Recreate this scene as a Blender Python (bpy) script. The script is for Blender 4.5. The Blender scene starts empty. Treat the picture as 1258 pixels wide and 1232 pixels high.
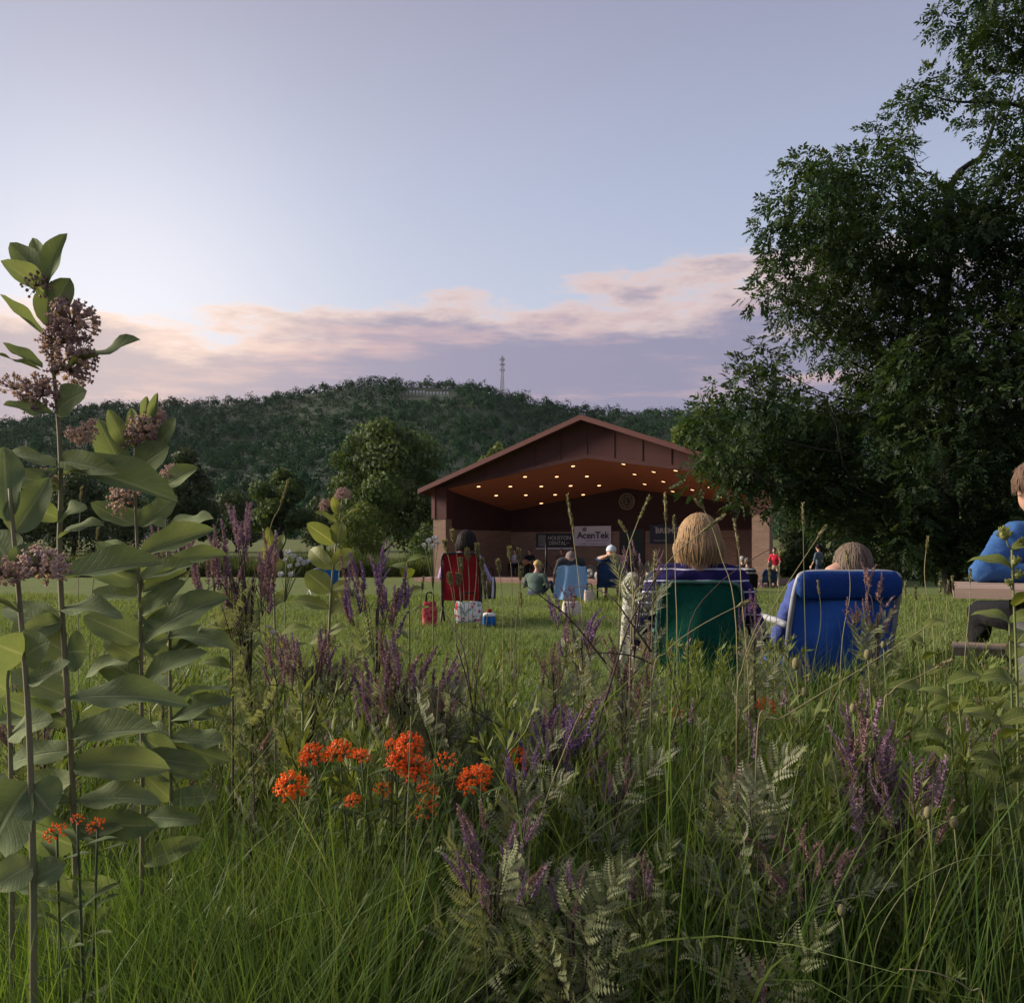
import bpy, bmesh, math, random
import numpy as np
from mathutils import Vector, Matrix, noise as mnoise

random.seed(11)
rng = np.random.default_rng(11)
PI = math.pi
sc = bpy.context.scene
col = sc.collection

# ------------------------------------------------------------------ camera
EYE, FOC, HOR, CX = 0.95, 1100.0, 672.0, 629.0      # eye height; focal length, horizon and centre in photo pixels
cam_data = bpy.data.cameras.new('camera')
cam = bpy.data.objects.new('camera', cam_data)
col.objects.link(cam)
cam.location = (0, 0, EYE)
cam.rotation_euler = (PI / 2, 0, 0)
cam_data.sensor_width = 36
cam_data.lens = 36 * FOC / 1258
cam_data.shift_y = (HOR - 616) / 1258
cam_data.clip_start = 0.05
cam_data.clip_end = 6000
sc.camera = cam

# ------------------------------------------------------------------ sky, sun, exposure
SUN_AZ, SUN_EL = math.radians(-80), math.radians(21)
world = bpy.data.worlds.new('World'); sc.world = world; world.use_nodes = True
wt = world.node_tree; wt.nodes.clear()
def wn(t, **k):
    n = wt.nodes.new(t)
    for a, b in k.items(): setattr(n, a, b)
    return n
def wl(a, b): wt.links.new(a, b)
def wmath(op, a, b=None, c=None):
    n = wn('ShaderNodeMath', operation=op)
    for i, v in enumerate((a, b, c)):
        if v is None: continue
        if isinstance(v, (int, float)): n.inputs[i].default_value = v
        else: wl(v, n.inputs[i])
    return n.outputs[0]
def wmix(f, a, b, blend='MIX'):
    n = wn('ShaderNodeMix', data_type='RGBA', blend_type=blend)
    for s, v in ((0, f), (6, a), (7, b)):
        if isinstance(v, (int, float)): n.inputs[s].default_value = v
        elif isinstance(v, tuple): n.inputs[s].default_value = (*v, 1)
        else: wl(v, n.inputs[s])
    return n.outputs[2]
def wrange(v, a, b, c=0.0, d=1.0):
    n = wn('ShaderNodeMapRange', interpolation_type='SMOOTHSTEP')
    wl(v, n.inputs[0])
    for i, x in enumerate((a, b, c, d)): n.inputs[i + 1].default_value = x
    return n.outputs[0]
tc = wn('ShaderNodeTexCoord')
sep = wn('ShaderNodeSeparateXYZ'); wl(tc.outputs['Generated'], sep.inputs[0])
Z = sep.outputs[2]
ramp = wn('ShaderNodeValToRGB'); wl(Z, ramp.inputs[0])
els = ramp.color_ramp.elements
stops = [(0.0, (.50, .44, .52)), (.12, (.60, .55, .62)), (.24, (.545, .605, .76)), (.36, (.445, .51, .695)), (.52, (.345, .365, .515)), (1.0, (.30, .32, .46))]
while len(els) < len(stops): els.new(0.5)
for e, (p, c) in zip(els, stops): e.position = p; e.color = (*c, 1)
gd = wn('ShaderNodeVectorMath', operation='DOT_PRODUCT'); wl(tc.outputs['Generated'], gd.inputs[0])
ga, ge = math.radians(-24), math.radians(14)
gd.inputs[1].default_value = (math.sin(ga) * math.cos(ge), math.cos(ga) * math.cos(ge), math.sin(ge))
D = wmath('MAXIMUM', gd.outputs['Value'], 0.0)
g1 = wmath('POWER', D, 55.0); g2 = wmath('POWER', D, 9.0)
def scaled(c, f):
    n = wn('ShaderNodeVectorMath', operation='SCALE'); n.inputs[0].default_value = c; wl(f, n.inputs['Scale']); return n.outputs[0]
base = wmix(1.0, ramp.outputs[0], scaled((.27, .24, .19), g1), 'ADD')
base = wmix(1.0, base, scaled((.15, .12, .09), g2), 'ADD')
nish = wn('ShaderNodeTexSky', sky_type='NISHITA', sun_disc=False, sun_elevation=math.radians(8), sun_rotation=SUN_AZ, altitude=200, dust_density=2.0)
nb = wn('ShaderNodeVectorMath', operation='SCALE'); wl(nish.outputs[0], nb.inputs[0]); nb.inputs['Scale'].default_value = 0.05
base = wmix(0.12, base, nb.outputs[0])
# streaked cloud bank low over the horizon
def wnoise(scale, detail, rough, sx, sz, off=0):
    m = wn('ShaderNodeMapping'); wl(tc.outputs['Generated'], m.inputs[0]); m.inputs['Scale'].default_value = (sx, sx, sz); m.inputs['Location'].default_value = (off, off * .7, off * .3)
    n = wn('ShaderNodeTexNoise'); wl(m.outputs[0], n.inputs['Vector']); n.inputs['Scale'].default_value = scale; n.inputs['Detail'].default_value = detail; n.inputs['Roughness'].default_value = rough
    return n.outputs[0]
n_big = wnoise(2.2, 3, .5, 1, 2.5, 3.1)
n_edge = wnoise(6.0, 9, .62, 1, 3.8, 1.7)
n_streak = wnoise(4.0, 8, .6, 1, 7.5, 5.2)
n_fine = wnoise(9.0, 8, .62, 1, 5.5, 8.3)
top = wmath('ADD', wmath('MULTIPLY_ADD', sep.outputs[0], .085, 0.270), wmath('ADD', wmath('MULTIPLY', wmath('SUBTRACT', n_big, .5), .13), wmath('MULTIPLY', wmath('SUBTRACT', n_edge, .5), .17)))
dz = wmath('SUBTRACT', top, Z)
dens = wrange(dz, 0.0, 0.022)
thick = wrange(dz, 0.004, 0.05)
pink = wrange(wmath('ADD', n_streak, wmath('MULTIPLY', wmath('SUBTRACT', n_fine, .5), .4)), .49, .74)
body = wmix(pink, (.27, .265, .385), (.58, .41, .43))
lit = wmix(n_fine, (.80, .62, .56), (.70, .55, .54))
ccol = wmix(thick, lit, body)
ccol = wmix(1.0, ccol, scaled((.26, .18, .07), g1), 'ADD')
ccol = wmix(1.0, ccol, scaled((.09, .06, .04), g2), 'ADD')
wisp = wmath('MULTIPLY', wrange(wnoise(5.0, 9, .65, 1, 6.0, 2.4), .57, .78, 0, .35), wrange(Z, .36, .24))
sky = wmix(wisp, base, (.78, .68, .70))
sky = wmix(wmath('MULTIPLY', dens, .94), sky, ccol)
bg = wn('ShaderNodeBackground'); wl(sky, bg.inputs[0]); bg.inputs[1].default_value = 0.585
wo = wn('ShaderNodeOutputWorld'); wl(bg.outputs[0], wo.inputs[0])

sun_d = bpy.data.lights.new('sun', 'SUN'); sun_d.energy = 4.6; sun_d.angle = math.radians(24); sun_d.color = (1, .87, .73)
sun = bpy.data.objects.new('sun', sun_d); col.objects.link(sun)
sd = Vector((math.sin(SUN_AZ) * math.cos(SUN_EL), math.cos(SUN_AZ) * math.cos(SUN_EL), math.sin(SUN_EL)))
sun.rotation_euler = sd.to_track_quat('Z', 'Y').to_euler()
sc.view_settings.view_transform = 'Standard'; sc.view_settings.look = 'None'
sc.view_settings.exposure = 0.85; sc.view_settings.gamma = 1.0
sc.cycles.max_bounces = 6; sc.cycles.diffuse_bounces = 3; sc.cycles.transparent_max_bounces = 6; sc.cycles.transmission_bounces = 4
sc.cycles.use_denoising = True; sc.cycles.sample_clamp_indirect = 4

# ------------------------------------------------------------------ helpers
def P(px, py, y):
    return Vector(((px - CX) / FOC * y, y, EYE + (HOR - py) / FOC * y))
def W(px, y): return (px - CX) / FOC * y

class MB:
    def __init__(s): s.v = []; s.f = []; s.m = []; s.t = []; s.u = []; s.n = 0
    def add(s, V, F, mat=0, tint=None, uv=None):
        V = np.asarray(V, float).reshape(-1, 3)
        F = [F] if isinstance(F, np.ndarray) else F
        k = len(V)
        for a in F:
            a = np.asarray(a, int)
            s.f.append(a + s.n); s.m.append(np.full(len(a), mat) if np.isscalar(mat) else np.asarray(mat))
        s.v.append(V); s.n += k
        s.t.append(np.full(k, .5) if tint is None else np.broadcast_to(np.asarray(tint, float), (k,)))
        s.u.append(np.zeros((k, 2)) if uv is None else np.asarray(uv, float))
        return s
    def mesh(s, name, mats, smooth=True, offset=None):
        me = bpy.data.meshes.new(name)
        V = np.concatenate(s.v)
        if offset is not None: V = V - np.asarray(offset, float)
        loops = np.concatenate([a.ravel() for a in s.f])
        tot = np.concatenate([np.full(len(a), a.shape[1]) for a in s.f])
        me.vertices.add(len(V)); me.vertices.foreach_set('co', V.ravel())
        me.loops.add(len(loops)); me.loops.foreach_set('vertex_index', loops.astype(np.int32))
        me.polygons.add(len(tot)); me.polygons.foreach_set('loop_start', (np.cumsum(tot) - tot).astype(np.int32))
        me.polygons.foreach_set('material_index', np.concatenate(s.m).astype(np.int32))
        me.polygons.foreach_set('use_smooth', np.full(len(tot), smooth))
        me.update(calc_edges=True)
        a = me.attributes.new('tint', 'FLOAT', 'POINT'); a.data.foreach_set('value', np.concatenate(s.t).astype(np.float32))
        U = np.concatenate(s.u)
        for i, nm in enumerate(('lu', 'lv')):
            a = me.attributes.new(nm, 'FLOAT', 'POINT'); a.data.foreach_set('value', U[:, i].astype(np.float32))
        for m in (mats if isinstance(mats, (list, tuple)) else [mats]): me.materials.append(m)
        return me

def tag(o, label=None, cat=None, group=None, kind=None):
    if label: o['label'] = label
    if cat: o['category'] = cat
    if group: o['group'] = group
    if kind: o['kind'] = kind
    return o
def obj(name, me, parent=None, M=None):
    o = bpy.data.objects.new(name, me); col.objects.link(o)
    if parent is not None: o.parent = parent
    if M is not None: o.matrix_basis = M
    return o
def empty(name, loc, label, cat, group=None, rz=0.0):
    o = bpy.data.objects.new(name, None); col.objects.link(o)
    o.empty_display_size = .1
    o.location = loc; o.rotation_euler = (0, 0, rz)
    return tag(o, label, cat, group)
def basis(d, n):
    y = Vector(d).normalized(); n = Vector(n)
    z = (n - y * n.dot(y))
    if z.length < 1e-5: z = y.orthogonal()
    z.normalize(); x = y.cross(z)
    return Matrix((x, y, z)).transposed()
def place(root, name, me, loc, d, n, scale):
    s = (scale,) * 3 if isinstance(scale, (int, float)) else scale
    M = Matrix.Translation(Vector(loc) - root.location) @ basis(d, n).to_4x4() @ Matrix.Diagonal((*s, 1))
    return obj(name, me, root, M)

def tube(pts, rad, sides=6, cap=True):
    pts = np.asarray([tuple(p) for p in pts], float); k = len(pts)
    rad = np.broadcast_to(np.asarray(rad, float), (k,))
    t = np.gradient(pts, axis=0); t /= np.linalg.norm(t, axis=1, keepdims=True) + 1e-12
    ref = np.array([0, 0, 1.0]) if abs(t[0][2]) < .9 else np.array([1.0, 0, 0])
    V = []
    a = np.linspace(0, 2 * PI, sides, endpoint=False)
    prev = None
    for i in range(k):
        x = np.cross(ref, t[i]) if prev is None else prev - t[i] * prev.dot(t[i])
        x /= np.linalg.norm(x) + 1e-12; prev = x
        y = np.cross(t[i], x)
        V.append(pts[i] + rad[i] * (np.cos(a)[:, None] * x + np.sin(a)[:, None] * y))
    V = np.concatenate(V)
    F = []
    for i in range(k - 1):
        for j in range(sides):
            F.append((i * sides + j, i * sides + (j + 1) % sides, (i + 1) * sides + (j + 1) % sides, (i + 1) * sides + j))
    F = [np.array(F)]
    if cap:
        F.append(np.array([tuple(range(sides - 1, -1, -1)), tuple((k - 1) * sides + j for j in range(sides))]))
    return V, F
def smooth_path(pts, n=12):
    pts = np.asarray([tuple(p) for p in pts], float)
    if len(pts) < 3: return pts
    s = np.linspace(0, len(pts) - 1, n); out = []
    Q = np.vstack([2 * pts[0] - pts[1], pts, 2 * pts[-1] - pts[-2]])
    for x in s:
        i = min(int(x), len(pts) - 2); f = x - i
        p0, p1, p2, p3 = Q[i], Q[i + 1], Q[i + 2], Q[i + 3]
        out.append(.5 * ((2 * p1) + (-p0 + p2) * f + (2 * p0 - 5 * p1 + 4 * p2 - p3) * f ** 2 + (-p0 + 3 * p1 - 3 * p2 + p3) * f ** 3))
    return np.array(out)
BOXF = np.array([(0, 3, 2, 1), (4, 5, 6, 7), (0, 1, 5, 4), (1, 2, 6, 5), (2, 3, 7, 6), (3, 0, 4, 7)])
def boxv(x0, x1, y0, y1, z0, z1):
    return np.array([(x0, y0, z0), (x1, y0, z0), (x1, y1, z0), (x0, y1, z0), (x0, y0, z1), (x1, y0, z1), (x1, y1, z1), (x0, y1, z1)], float)
def ball(c, r, nu=12, nv=8):
    V = [(0, 0, -1)]
    for i in range(1, nv):
        ph = -PI / 2 + PI * i / nv
        for j in range(nu): V.append((math.cos(ph) * math.cos(2 * PI * j / nu), math.cos(ph) * math.sin(2 * PI * j / nu), math.sin(ph)))
    V.append((0, 0, 1)); V = np.array(V) * np.broadcast_to(np.asarray(r, float), (3,)) + np.asarray(c, float)
    T = []; Q = []
    for j in range(nu):
        T.append((0, 1 + (j + 1) % nu, 1 + j)); b = 1 + (nv - 2) * nu
        T.append((len(V) - 1, b + j, b + (j + 1) % nu))
        for i in range(nv - 2): Q.append((1 + i * nu + j, 1 + i * nu + (j + 1) % nu, 1 + (i + 1) * nu + (j + 1) % nu, 1 + (i + 1) * nu + j))
    return V, [np.array(T), np.array(Q)]
def unit(a): return a / (np.linalg.norm(a, axis=-1, keepdims=True) + 1e-12)
def rand_dirs(n, g=rng):
    return unit(g.normal(size=(n, 3)))
def cards(mb, C, Dv, N, L, Wd, tint=None, mat=0, fold=.15):
    """leaf-shaped four-point faces: base C, direction Dv, normal N"""
    n = len(C); Dv = unit(Dv); S = unit(np.cross(Dv, N)); Nn = np.cross(S, Dv)
    L = np.broadcast_to(L, (n,))[:, None]; Wd = np.broadcast_to(Wd, (n,))[:, None]
    V = np.stack([C, C + Dv * L * .45 + S * Wd * .5 + Nn * Wd * fold, C + Dv * L, C + Dv * L * .45 - S * Wd * .5 + Nn * Wd * fold], 1).reshape(-1, 3)
    F = np.arange(4 * n).reshape(n, 4)
    mb.add(V, F, mat, None if tint is None else np.repeat(np.broadcast_to(tint, (n,)), 4))
def blades(mb, B, H, lean, Wd, segs=4, tint=None, mat=0, curve=1.0, droop=.35):
    n = len(B); H = np.broadcast_to(H, (n,)); Wd = np.broadcast_to(Wd, (n,))
    a = rng.uniform(0, 2 * PI, n); S = np.stack([np.cos(a), np.sin(a), np.zeros(n)], 1)
    LL = np.linalg.norm(lean, axis=1)
    rows = []
    for i in range(segs + 1):
        t = i / segs
        c = B.copy()
        c[:, :2] += lean * (H * (t ** 1.7))[:, None] * curve
        c[:, 2] += H * (t - droop * LL * t ** 3)
        w = Wd * (1 - t ** 1.6) * .5 * (.6 + .8 * min(1, t * 3 + .2) / 1.0)
        if i < segs: rows += [c - S * w[:, None], c + S * w[:, None]]
        else: rows += [c]
    k = len(rows)
    V = np.stack(rows, 1).reshape(-1, 3)
    o = (np.arange(n) * k)[:, None]
    Q = np.concatenate([o + np.array([[2 * i, 2 * i + 1, 2 * i + 3, 2 * i + 2]]) for i in range(segs - 1)]) if segs > 1 else None
    T = o + np.array([[2 * segs - 2, 2 * segs - 1, 2 * segs]])
    uv = np.tile(np.stack([np.zeros(k), np.repeat(np.linspace(0, 1, segs + 1), 2)[:k]], 1), (n, 1))
    mb.add(V, [Q, T] if Q is not None else [T], mat, np.repeat(np.broadcast_to(.5 if tint is None else tint, (n,)), k), uv)

# ------------------------------------------------------------------ materials
def new_mat(name):
    m = bpy.data.materials.new(name); m.use_nodes = True
    nt = m.node_tree; b = nt.nodes['Principled BSDF']
    return m, nt, b
def nmix(nt, f, a, b, blend='MIX'):
    n = nt.nodes.new('ShaderNodeMix'); n.data_type = 'RGBA'; n.blend_type = blend
    for s, v in ((0, f), (6, a), (7, b)):
        if isinstance(v, (int, float)): n.inputs[s].default_value = v
        elif isinstance(v, tuple): n.inputs[s].default_value = (*v[:3], 1)
        else: nt.links.new(v, n.inputs[s])
    return n.outputs[2]
def nmath(nt, op, a, b=None, clamp=False):
    n = nt.nodes.new('ShaderNodeMath'); n.operation = op; n.use_clamp = clamp
    for i, v in enumerate((a, b)):
        if v is None: continue
        if isinstance(v, (int, float)): n.inputs[i].default_value = v
        else: nt.links.new(v, n.inputs[i])
    return n.outputs[0]
def nrange(nt, v, a, b, c=0.0, d=1.0):
    n = nt.nodes.new('ShaderNodeMapRange'); nt.links.new(v, n.inputs[0])
    for i, x in enumerate((a, b, c, d)): n.inputs[i + 1].default_value = x
    return n.outputs[0]
def nnoise(nt, scale, detail=4, rough=.55, vec=None, sc3=None, coord='Object'):
    t = nt.nodes.new('ShaderNodeTexCoord'); v = t.outputs[coord] if vec is None else vec
    if sc3:
        mp = nt.nodes.new('ShaderNodeMapping'); nt.links.new(v, mp.inputs[0]); mp.inputs['Scale'].default_value = sc3; v = mp.outputs[0]
    n = nt.nodes.new('ShaderNodeTexNoise'); nt.links.new(v, n.inputs['Vector'])
    n.inputs['Scale'].default_value = scale; n.inputs['Detail'].default_value = detail; n.inputs['Roughness'].default_value = rough
    return n.outputs[0]
def nattr(nt, name):
    n = nt.nodes.new('ShaderNodeAttribute'); n.attribute_name = name; return n.outputs['Fac']
def bump(nt, b, h, strength=.4, dist=.01):
    n = nt.nodes.new('ShaderNodeBump'); n.inputs['Strength'].default_value = strength; n.inputs['Distance'].default_value = dist
    nt.links.new(h, n.inputs['Height']); nt.links.new(n.outputs[0], b.inputs['Normal'])
def plain(name, c, rough=.7, c2=None, scale=20, metal=0, bmp=0, spec=.4, stretch=None):
    m, nt, b = new_mat(name)
    h = nnoise(nt, scale, 5, .6, sc3=stretch)
    c2 = c2 or tuple(x * .72 for x in c)
    nt.links.new(nmix(nt, nrange(nt, h, .3, .7), c, c2), b.inputs['Base Color'])
    b.inputs['Roughness'].default_value = rough; b.inputs['Metallic'].default_value = metal
    b.inputs['Specular IOR Level'].default_value = spec
    if bmp: bump(nt, b, h, bmp)
    return m
def leafy(name, c1, c2, trans=.35, rough=.55, veins=False, vein_c=None, noise_scale=8, spec=.3, c3=None, rootc=None, rnd=True):
    """two-tone leaf with translucency; tint attribute and per-object random vary it"""
    m, nt, b = new_mat(name)
    t = nattr(nt, 'tint')
    if rnd:
        oi = nt.nodes.new('ShaderNodeObjectInfo')
        t = nmath(nt, 'ADD', nmath(nt, 'MULTIPLY', t, .6), nmath(nt, 'MULTIPLY', oi.outputs['Random'], .4))
    n = nnoise(nt, noise_scale, 4, .6)
    f = nmath(nt, 'ADD', t, nmath(nt, 'MULTIPLY', nmath(nt, 'SUBTRACT', n, .5), .7), True)
    c = nmix(nt, f, c1, c2)
    if c3: c = nmix(nt, nrange(nt, t, .86, .97), c, c3)
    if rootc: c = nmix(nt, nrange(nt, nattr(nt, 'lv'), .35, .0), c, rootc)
    if veins:
        u = nattr(nt, 'lu'); v = nattr(nt, 'lv')
        au = nmath(nt, 'ABSOLUTE', u)
        mid = nrange(nt, au, .10, .02)
        w = nmath(nt, 'FRACT', nmath(nt, 'SUBTRACT', nmath(nt, 'MULTIPLY', v, 11.0), nmath(nt, 'MULTIPLY', au, 2.2)))
        side = nmath(nt, 'MULTIPLY', nrange(nt, nmath(nt, 'ABSOLUTE', nmath(nt, 'SUBTRACT', w, .5)), .14, .02), .22)
        vv = nmath(nt, 'MAXIMUM', mid, side)
        c = nmix(nt, nmath(nt, 'MULTIPLY', vv, .75), c, vein_c or (.25, .28, .12))
        bump(nt, b, nmath(nt, 'ADD', nmath(nt, 'MULTIPLY', vv, -1.0), n), .35, .004)
        age = nnoise(nt, 5, 6, .7)
        c = nmix(nt, nrange(nt, age, .68, .78, 0, .55), c, (.13, .10, .03))
    nt.links.new(c, b.inputs['Base Color']); b.inputs['Roughness'].default_value = rough
    b.inputs['Specular IOR Level'].default_value = spec
    tr = nt.nodes.new('ShaderNodeBsdfTranslucent')
    nt.links.new(nmix(nt, 1.0, c, (1.25, 1.2, .6), 'MULTIPLY'), tr.inputs[0])
    mx = nt.nodes.new('ShaderNodeMixShader'); mx.inputs[0].default_value = trans
    nt.links.new(b.outputs[0], mx.inputs[1]); nt.links.new(tr.outputs[0], mx.inputs[2])
    nt.links.new(mx.outputs[0], nt.nodes['Material Output'].inputs[0])
    return m

# ------------------------------------------------------------------ ground
TY = [-30, 0, 12, 16.5, 20, 24, 30, 36, 46, 60, 90, 150, 240, 400, 900, 3000]
TZ = [0, 0, 0, .03, -.22, -.42, -.54, -.58, -.6, -.55, -.1, 1.3, 3.4, 4, 4, 4]
_ty = np.linspace(-30, 3000, 30301)
_tz = np.interp(_ty, TY, TZ)
_tz = np.convolve(np.pad(_tz, 12, mode='edge'), np.ones(25) / 25, mode='valid')
def gz(x, y):
    x = np.asarray(x, float); y = np.asarray(y, float)
    return np.interp(y, _ty, _tz) + .018 * np.sin(x * .9 + 1.3) * np.sin(y * .7) + .012 * np.sin(x * 2.3 + y * 1.7)
def ground_mat():
    m, nt, b = new_mat('ground_turf')
    t = nt.nodes.new('ShaderNodeTexCoord'); s = nt.nodes.new('ShaderNodeSeparateXYZ'); nt.links.new(t.outputs['Object'], s.inputs[0])
    y = s.outputs[1]; x = s.outputs[0]
    n1 = nnoise(nt, .35, 5, .6); n2 = nnoise(nt, 3.0, 6, .65); n3 = nnoise(nt, 40, 5, .7); n4 = nnoise(nt, .05, 4, .6, sc3=(1, 3, 1))
    lawn = nmix(nt, nrange(nt, n1, .35, .65), (.115, .155, .042), (.15, .17, .055))
    lawn = nmix(nt, nrange(nt, n2, .4, .75), lawn, (.11, .14, .04))
    lawn = nmix(nt, nmath(nt, 'MULTIPLY', nrange(nt, n3, .3, .7), .5), lawn, (.07, .09, .028))
    soil = nmix(nt, nrange(nt, n2, .35, .65), (.032, .040, .016), (.055, .055, .024))
    edge = nmath(nt, 'ADD', y, nmath(nt, 'MULTIPLY', nmath(nt, 'SUBTRACT', n2, .5), 1.2))
    edge = nmath(nt, 'SUBTRACT', edge, nmath(nt, 'MULTIPLY', nrange(nt, x, .3, 1.2), .9))
    c = nmix(nt, nrange(nt, edge, 4.1, 4.7), soil, lawn)
    mead = nmix(nt, nrange(nt, n4, .35, .65), (.085, .11, .035), (.12, .125, .045))
    c = nmix(nt, nrange(nt, y, 45, 48), c, mead)
    nt.links.new(c, b.inputs['Base Color']); b.inputs['Roughness'].default_value = .95; b.inputs['Specular IOR Level'].default_value = .1
    bump(nt, b, nmath(nt, 'ADD', n3, n2), .8, .03)
    return m
M_ground = ground_mat()
ys = np.concatenate([np.linspace(-30, 0, 7)[:-1], np.linspace(0, 60, 121)[:-1], np.linspace(60, 260, 51)[:-1], np.linspace(260, 3000, 20)])
xs = np.concatenate([-np.geomspace(2500, 14, 18)[:-1], np.linspace(-14, 14, 57), np.geomspace(14, 2500, 18)[1:]])
X, Y = np.meshgrid(xs, ys); Zg = gz(X, Y)
nx, ny = len(xs), len(ys)
i, j = np.meshgrid(np.arange(nx - 1), np.arange(ny - 1)); q = (j * nx + i).ravel()
GF = np.stack([q, q + 1, q + nx + 1, q + nx], 1)
mb = MB(); mb.add(np.stack([X.ravel(), Y.ravel(), Zg.ravel()], 1), GF)
tag(obj('ground', mb.mesh('ground', M_ground)), kind='structure')

# ------------------------------------------------------------------ hill with its wood
RP = [(-900, 560), (-500, 545), (-150, 545), (0, 522), (60, 508), (120, 499), (190, 496), (250, 493), (300, 492), (350, 485), (400, 474), (450, 468), (500, 470), (560, 473), (600, 477), (640, 488), (680, 498), (720, 505), (780, 507), (840, 506), (900, 508), (1000, 512), (1200, 520), (1500, 525), (2100, 560)]
RY = 560.0
def hill_z(x, y):
    px = x / y * FOC + CX
    r = np.interp(px, [p[0] for p in RP], [p[1] for p in RP])
    zr = EYE + (HOR - r) / FOC * RY - 5.0
    s = np.clip((y - 215) / (RY - 215), 0, 1)
    gul = 1 + .06 * np.sin(x * .03 + 2) * np.sin(s * PI) + .05 * np.sin(x * .011 + y * .012) * np.sin(s * PI)
    up = 2.4 + zr * (s ** 1.25) * gul
    return np.where(y <= RY, up, 2.4 + zr * (1 - .5 * np.clip((y - RY) / 300, 0, 1) ** 1.4))
M_hill = plain('hill_soil', (.014, .028, .012), .95, (.026, .042, .016), .05)
hy = np.concatenate([np.linspace(213, RY, 50), np.linspace(RY + 15, RY + 320, 10)])
hp = np.linspace(-900, 2100, 120)
HP, HY = np.meshgrid(hp, hy); HX = (HP - CX) / FOC * HY; HZ = hill_z(HX, HY)
q = (np.arange(len(hy) - 1)[:, None] * 120 + np.arange(119)[None]).ravel()
mb = MB(); mb.add(np.stack([HX.ravel(), HY.ravel(), HZ.ravel()], 1), np.stack([q, q + 1, q + 121, q + 120], 1))
tag(obj('hill', mb.mesh('hill', M_hill)), kind='structure')

M_wood = leafy('hill_foliage', (.012, .036, .016), (.028, .058, .023), .12, .95, noise_scale=.05, spec=.0, rnd=False)
def wood():
    g = np.random.default_rng(5); mb = MB()
    n = 12000
    px = g.uniform(-160, 1420, n); s = g.uniform(0, 1, n) ** .85
    y = 205 + s * (RY + 22 - 205)
    x = (px - CX) / FOC * y
    z = np.where(y < 213, 2.0, hill_z(x, y))
    py = HOR - (z - EYE) / y * FOC
    keep = ~((px > 494) & (px < 557) & (py > 480) & (py < 498) & (y < RY - 12)) & ~((px > 600) & (px < 632) & (y > RY - 10) & (g.uniform(size=n) < .5))
    px, y, x, z, s = (a[keep] for a in (px, y, x, z, s)); n = len(x)
    R = g.choice([1.7, 2.2, 2.7, 3.6], n) * g.uniform(.85, 1.15, n) * (.72 + .28 * s) ; Hh = R * g.uniform(1.0, 1.75, n)
    K = 54
    d = rand_dirs(n * K, g).reshape(n, K, 3); d[..., 2] = np.abs(d[..., 2]) * 1.05 - .12
    d[..., 1] = -np.abs(d[..., 1]) * np.where(g.uniform(size=(n, K)) < .8, 1, -1)
    lump = 1 + .22 * np.sin(d[..., 0] * 5 + px[:, None]) * np.sin(d[..., 2] * 6 + px[:, None] * 2)
    rad = g.uniform(.72, 1.04, (n, K)) * lump
    C = np.stack([x[:, None] + d[..., 0] * R[:, None] * rad, y[:, None] + d[..., 1] * R[:, None] * rad, z[:, None] + R[:, None] * .7 + d[..., 2] * Hh[:, None] * rad], -1).reshape(-1, 3)
    N = unit(d.reshape(-1, 3) * np.array([1, 1, 1.1]) + .22 * rand_dirs(n * K, g))
    Dv = unit(np.cross(N, rand_dirs(n * K, g)))
    sz = np.repeat(R, K) * g.uniform(.22, .42, n * K)
    tn = np.repeat(np.clip(g.normal(.42, .30, n), 0, 1), K)
    cards(mb, C - Dv * sz[:, None] * .5, Dv, N, sz, sz * .8, tn, fold=.1)
    return mb.mesh('hillside_forest', M_wood)
tag(obj('hillside_forest', wood()), 'dense dark green wood covering the whole hillside', 'forest', kind='stuff')

# ------------------------------------------------------------------ trees
M_bark = plain('bark', (.034, .029, .026), .95, (.02, .018, .016), 14, bmp=.6, stretch=(1, 1, .25))
M_tree_a = leafy('leaves_mid_green', (.034, .066, .020), (.088, .125, .038), .3, .7, noise_scale=.5, spec=.2, rnd=False)
M_tree_b = leafy('leaves_dark_green', (.024, .043, .018), (.056, .080, .028), .25, .7, noise_scale=.5, spec=.2, rnd=False)
M_tree_c = leafy('leaves_light_green', (.055, .085, .020), (.12, .15, .040), .35, .7, noise_scale=.5, spec=.2, rnd=False)
def limb(mb, a, b, r0, r1, g, k=6, wob=.05):
    a = np.array(a, float); b = np.array(b, float); L = np.linalg.norm(b - a)
    pts = [a + (b - a) * t + g.normal(size=3) * wob * L * math.sin(PI * t) for t in np.linspace(0, 1, k)]
    pts = smooth_path(pts, k * 2)
    mb.add(*tube(pts, np.linspace(r0, r1, len(pts)), 7))
    return pts
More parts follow.
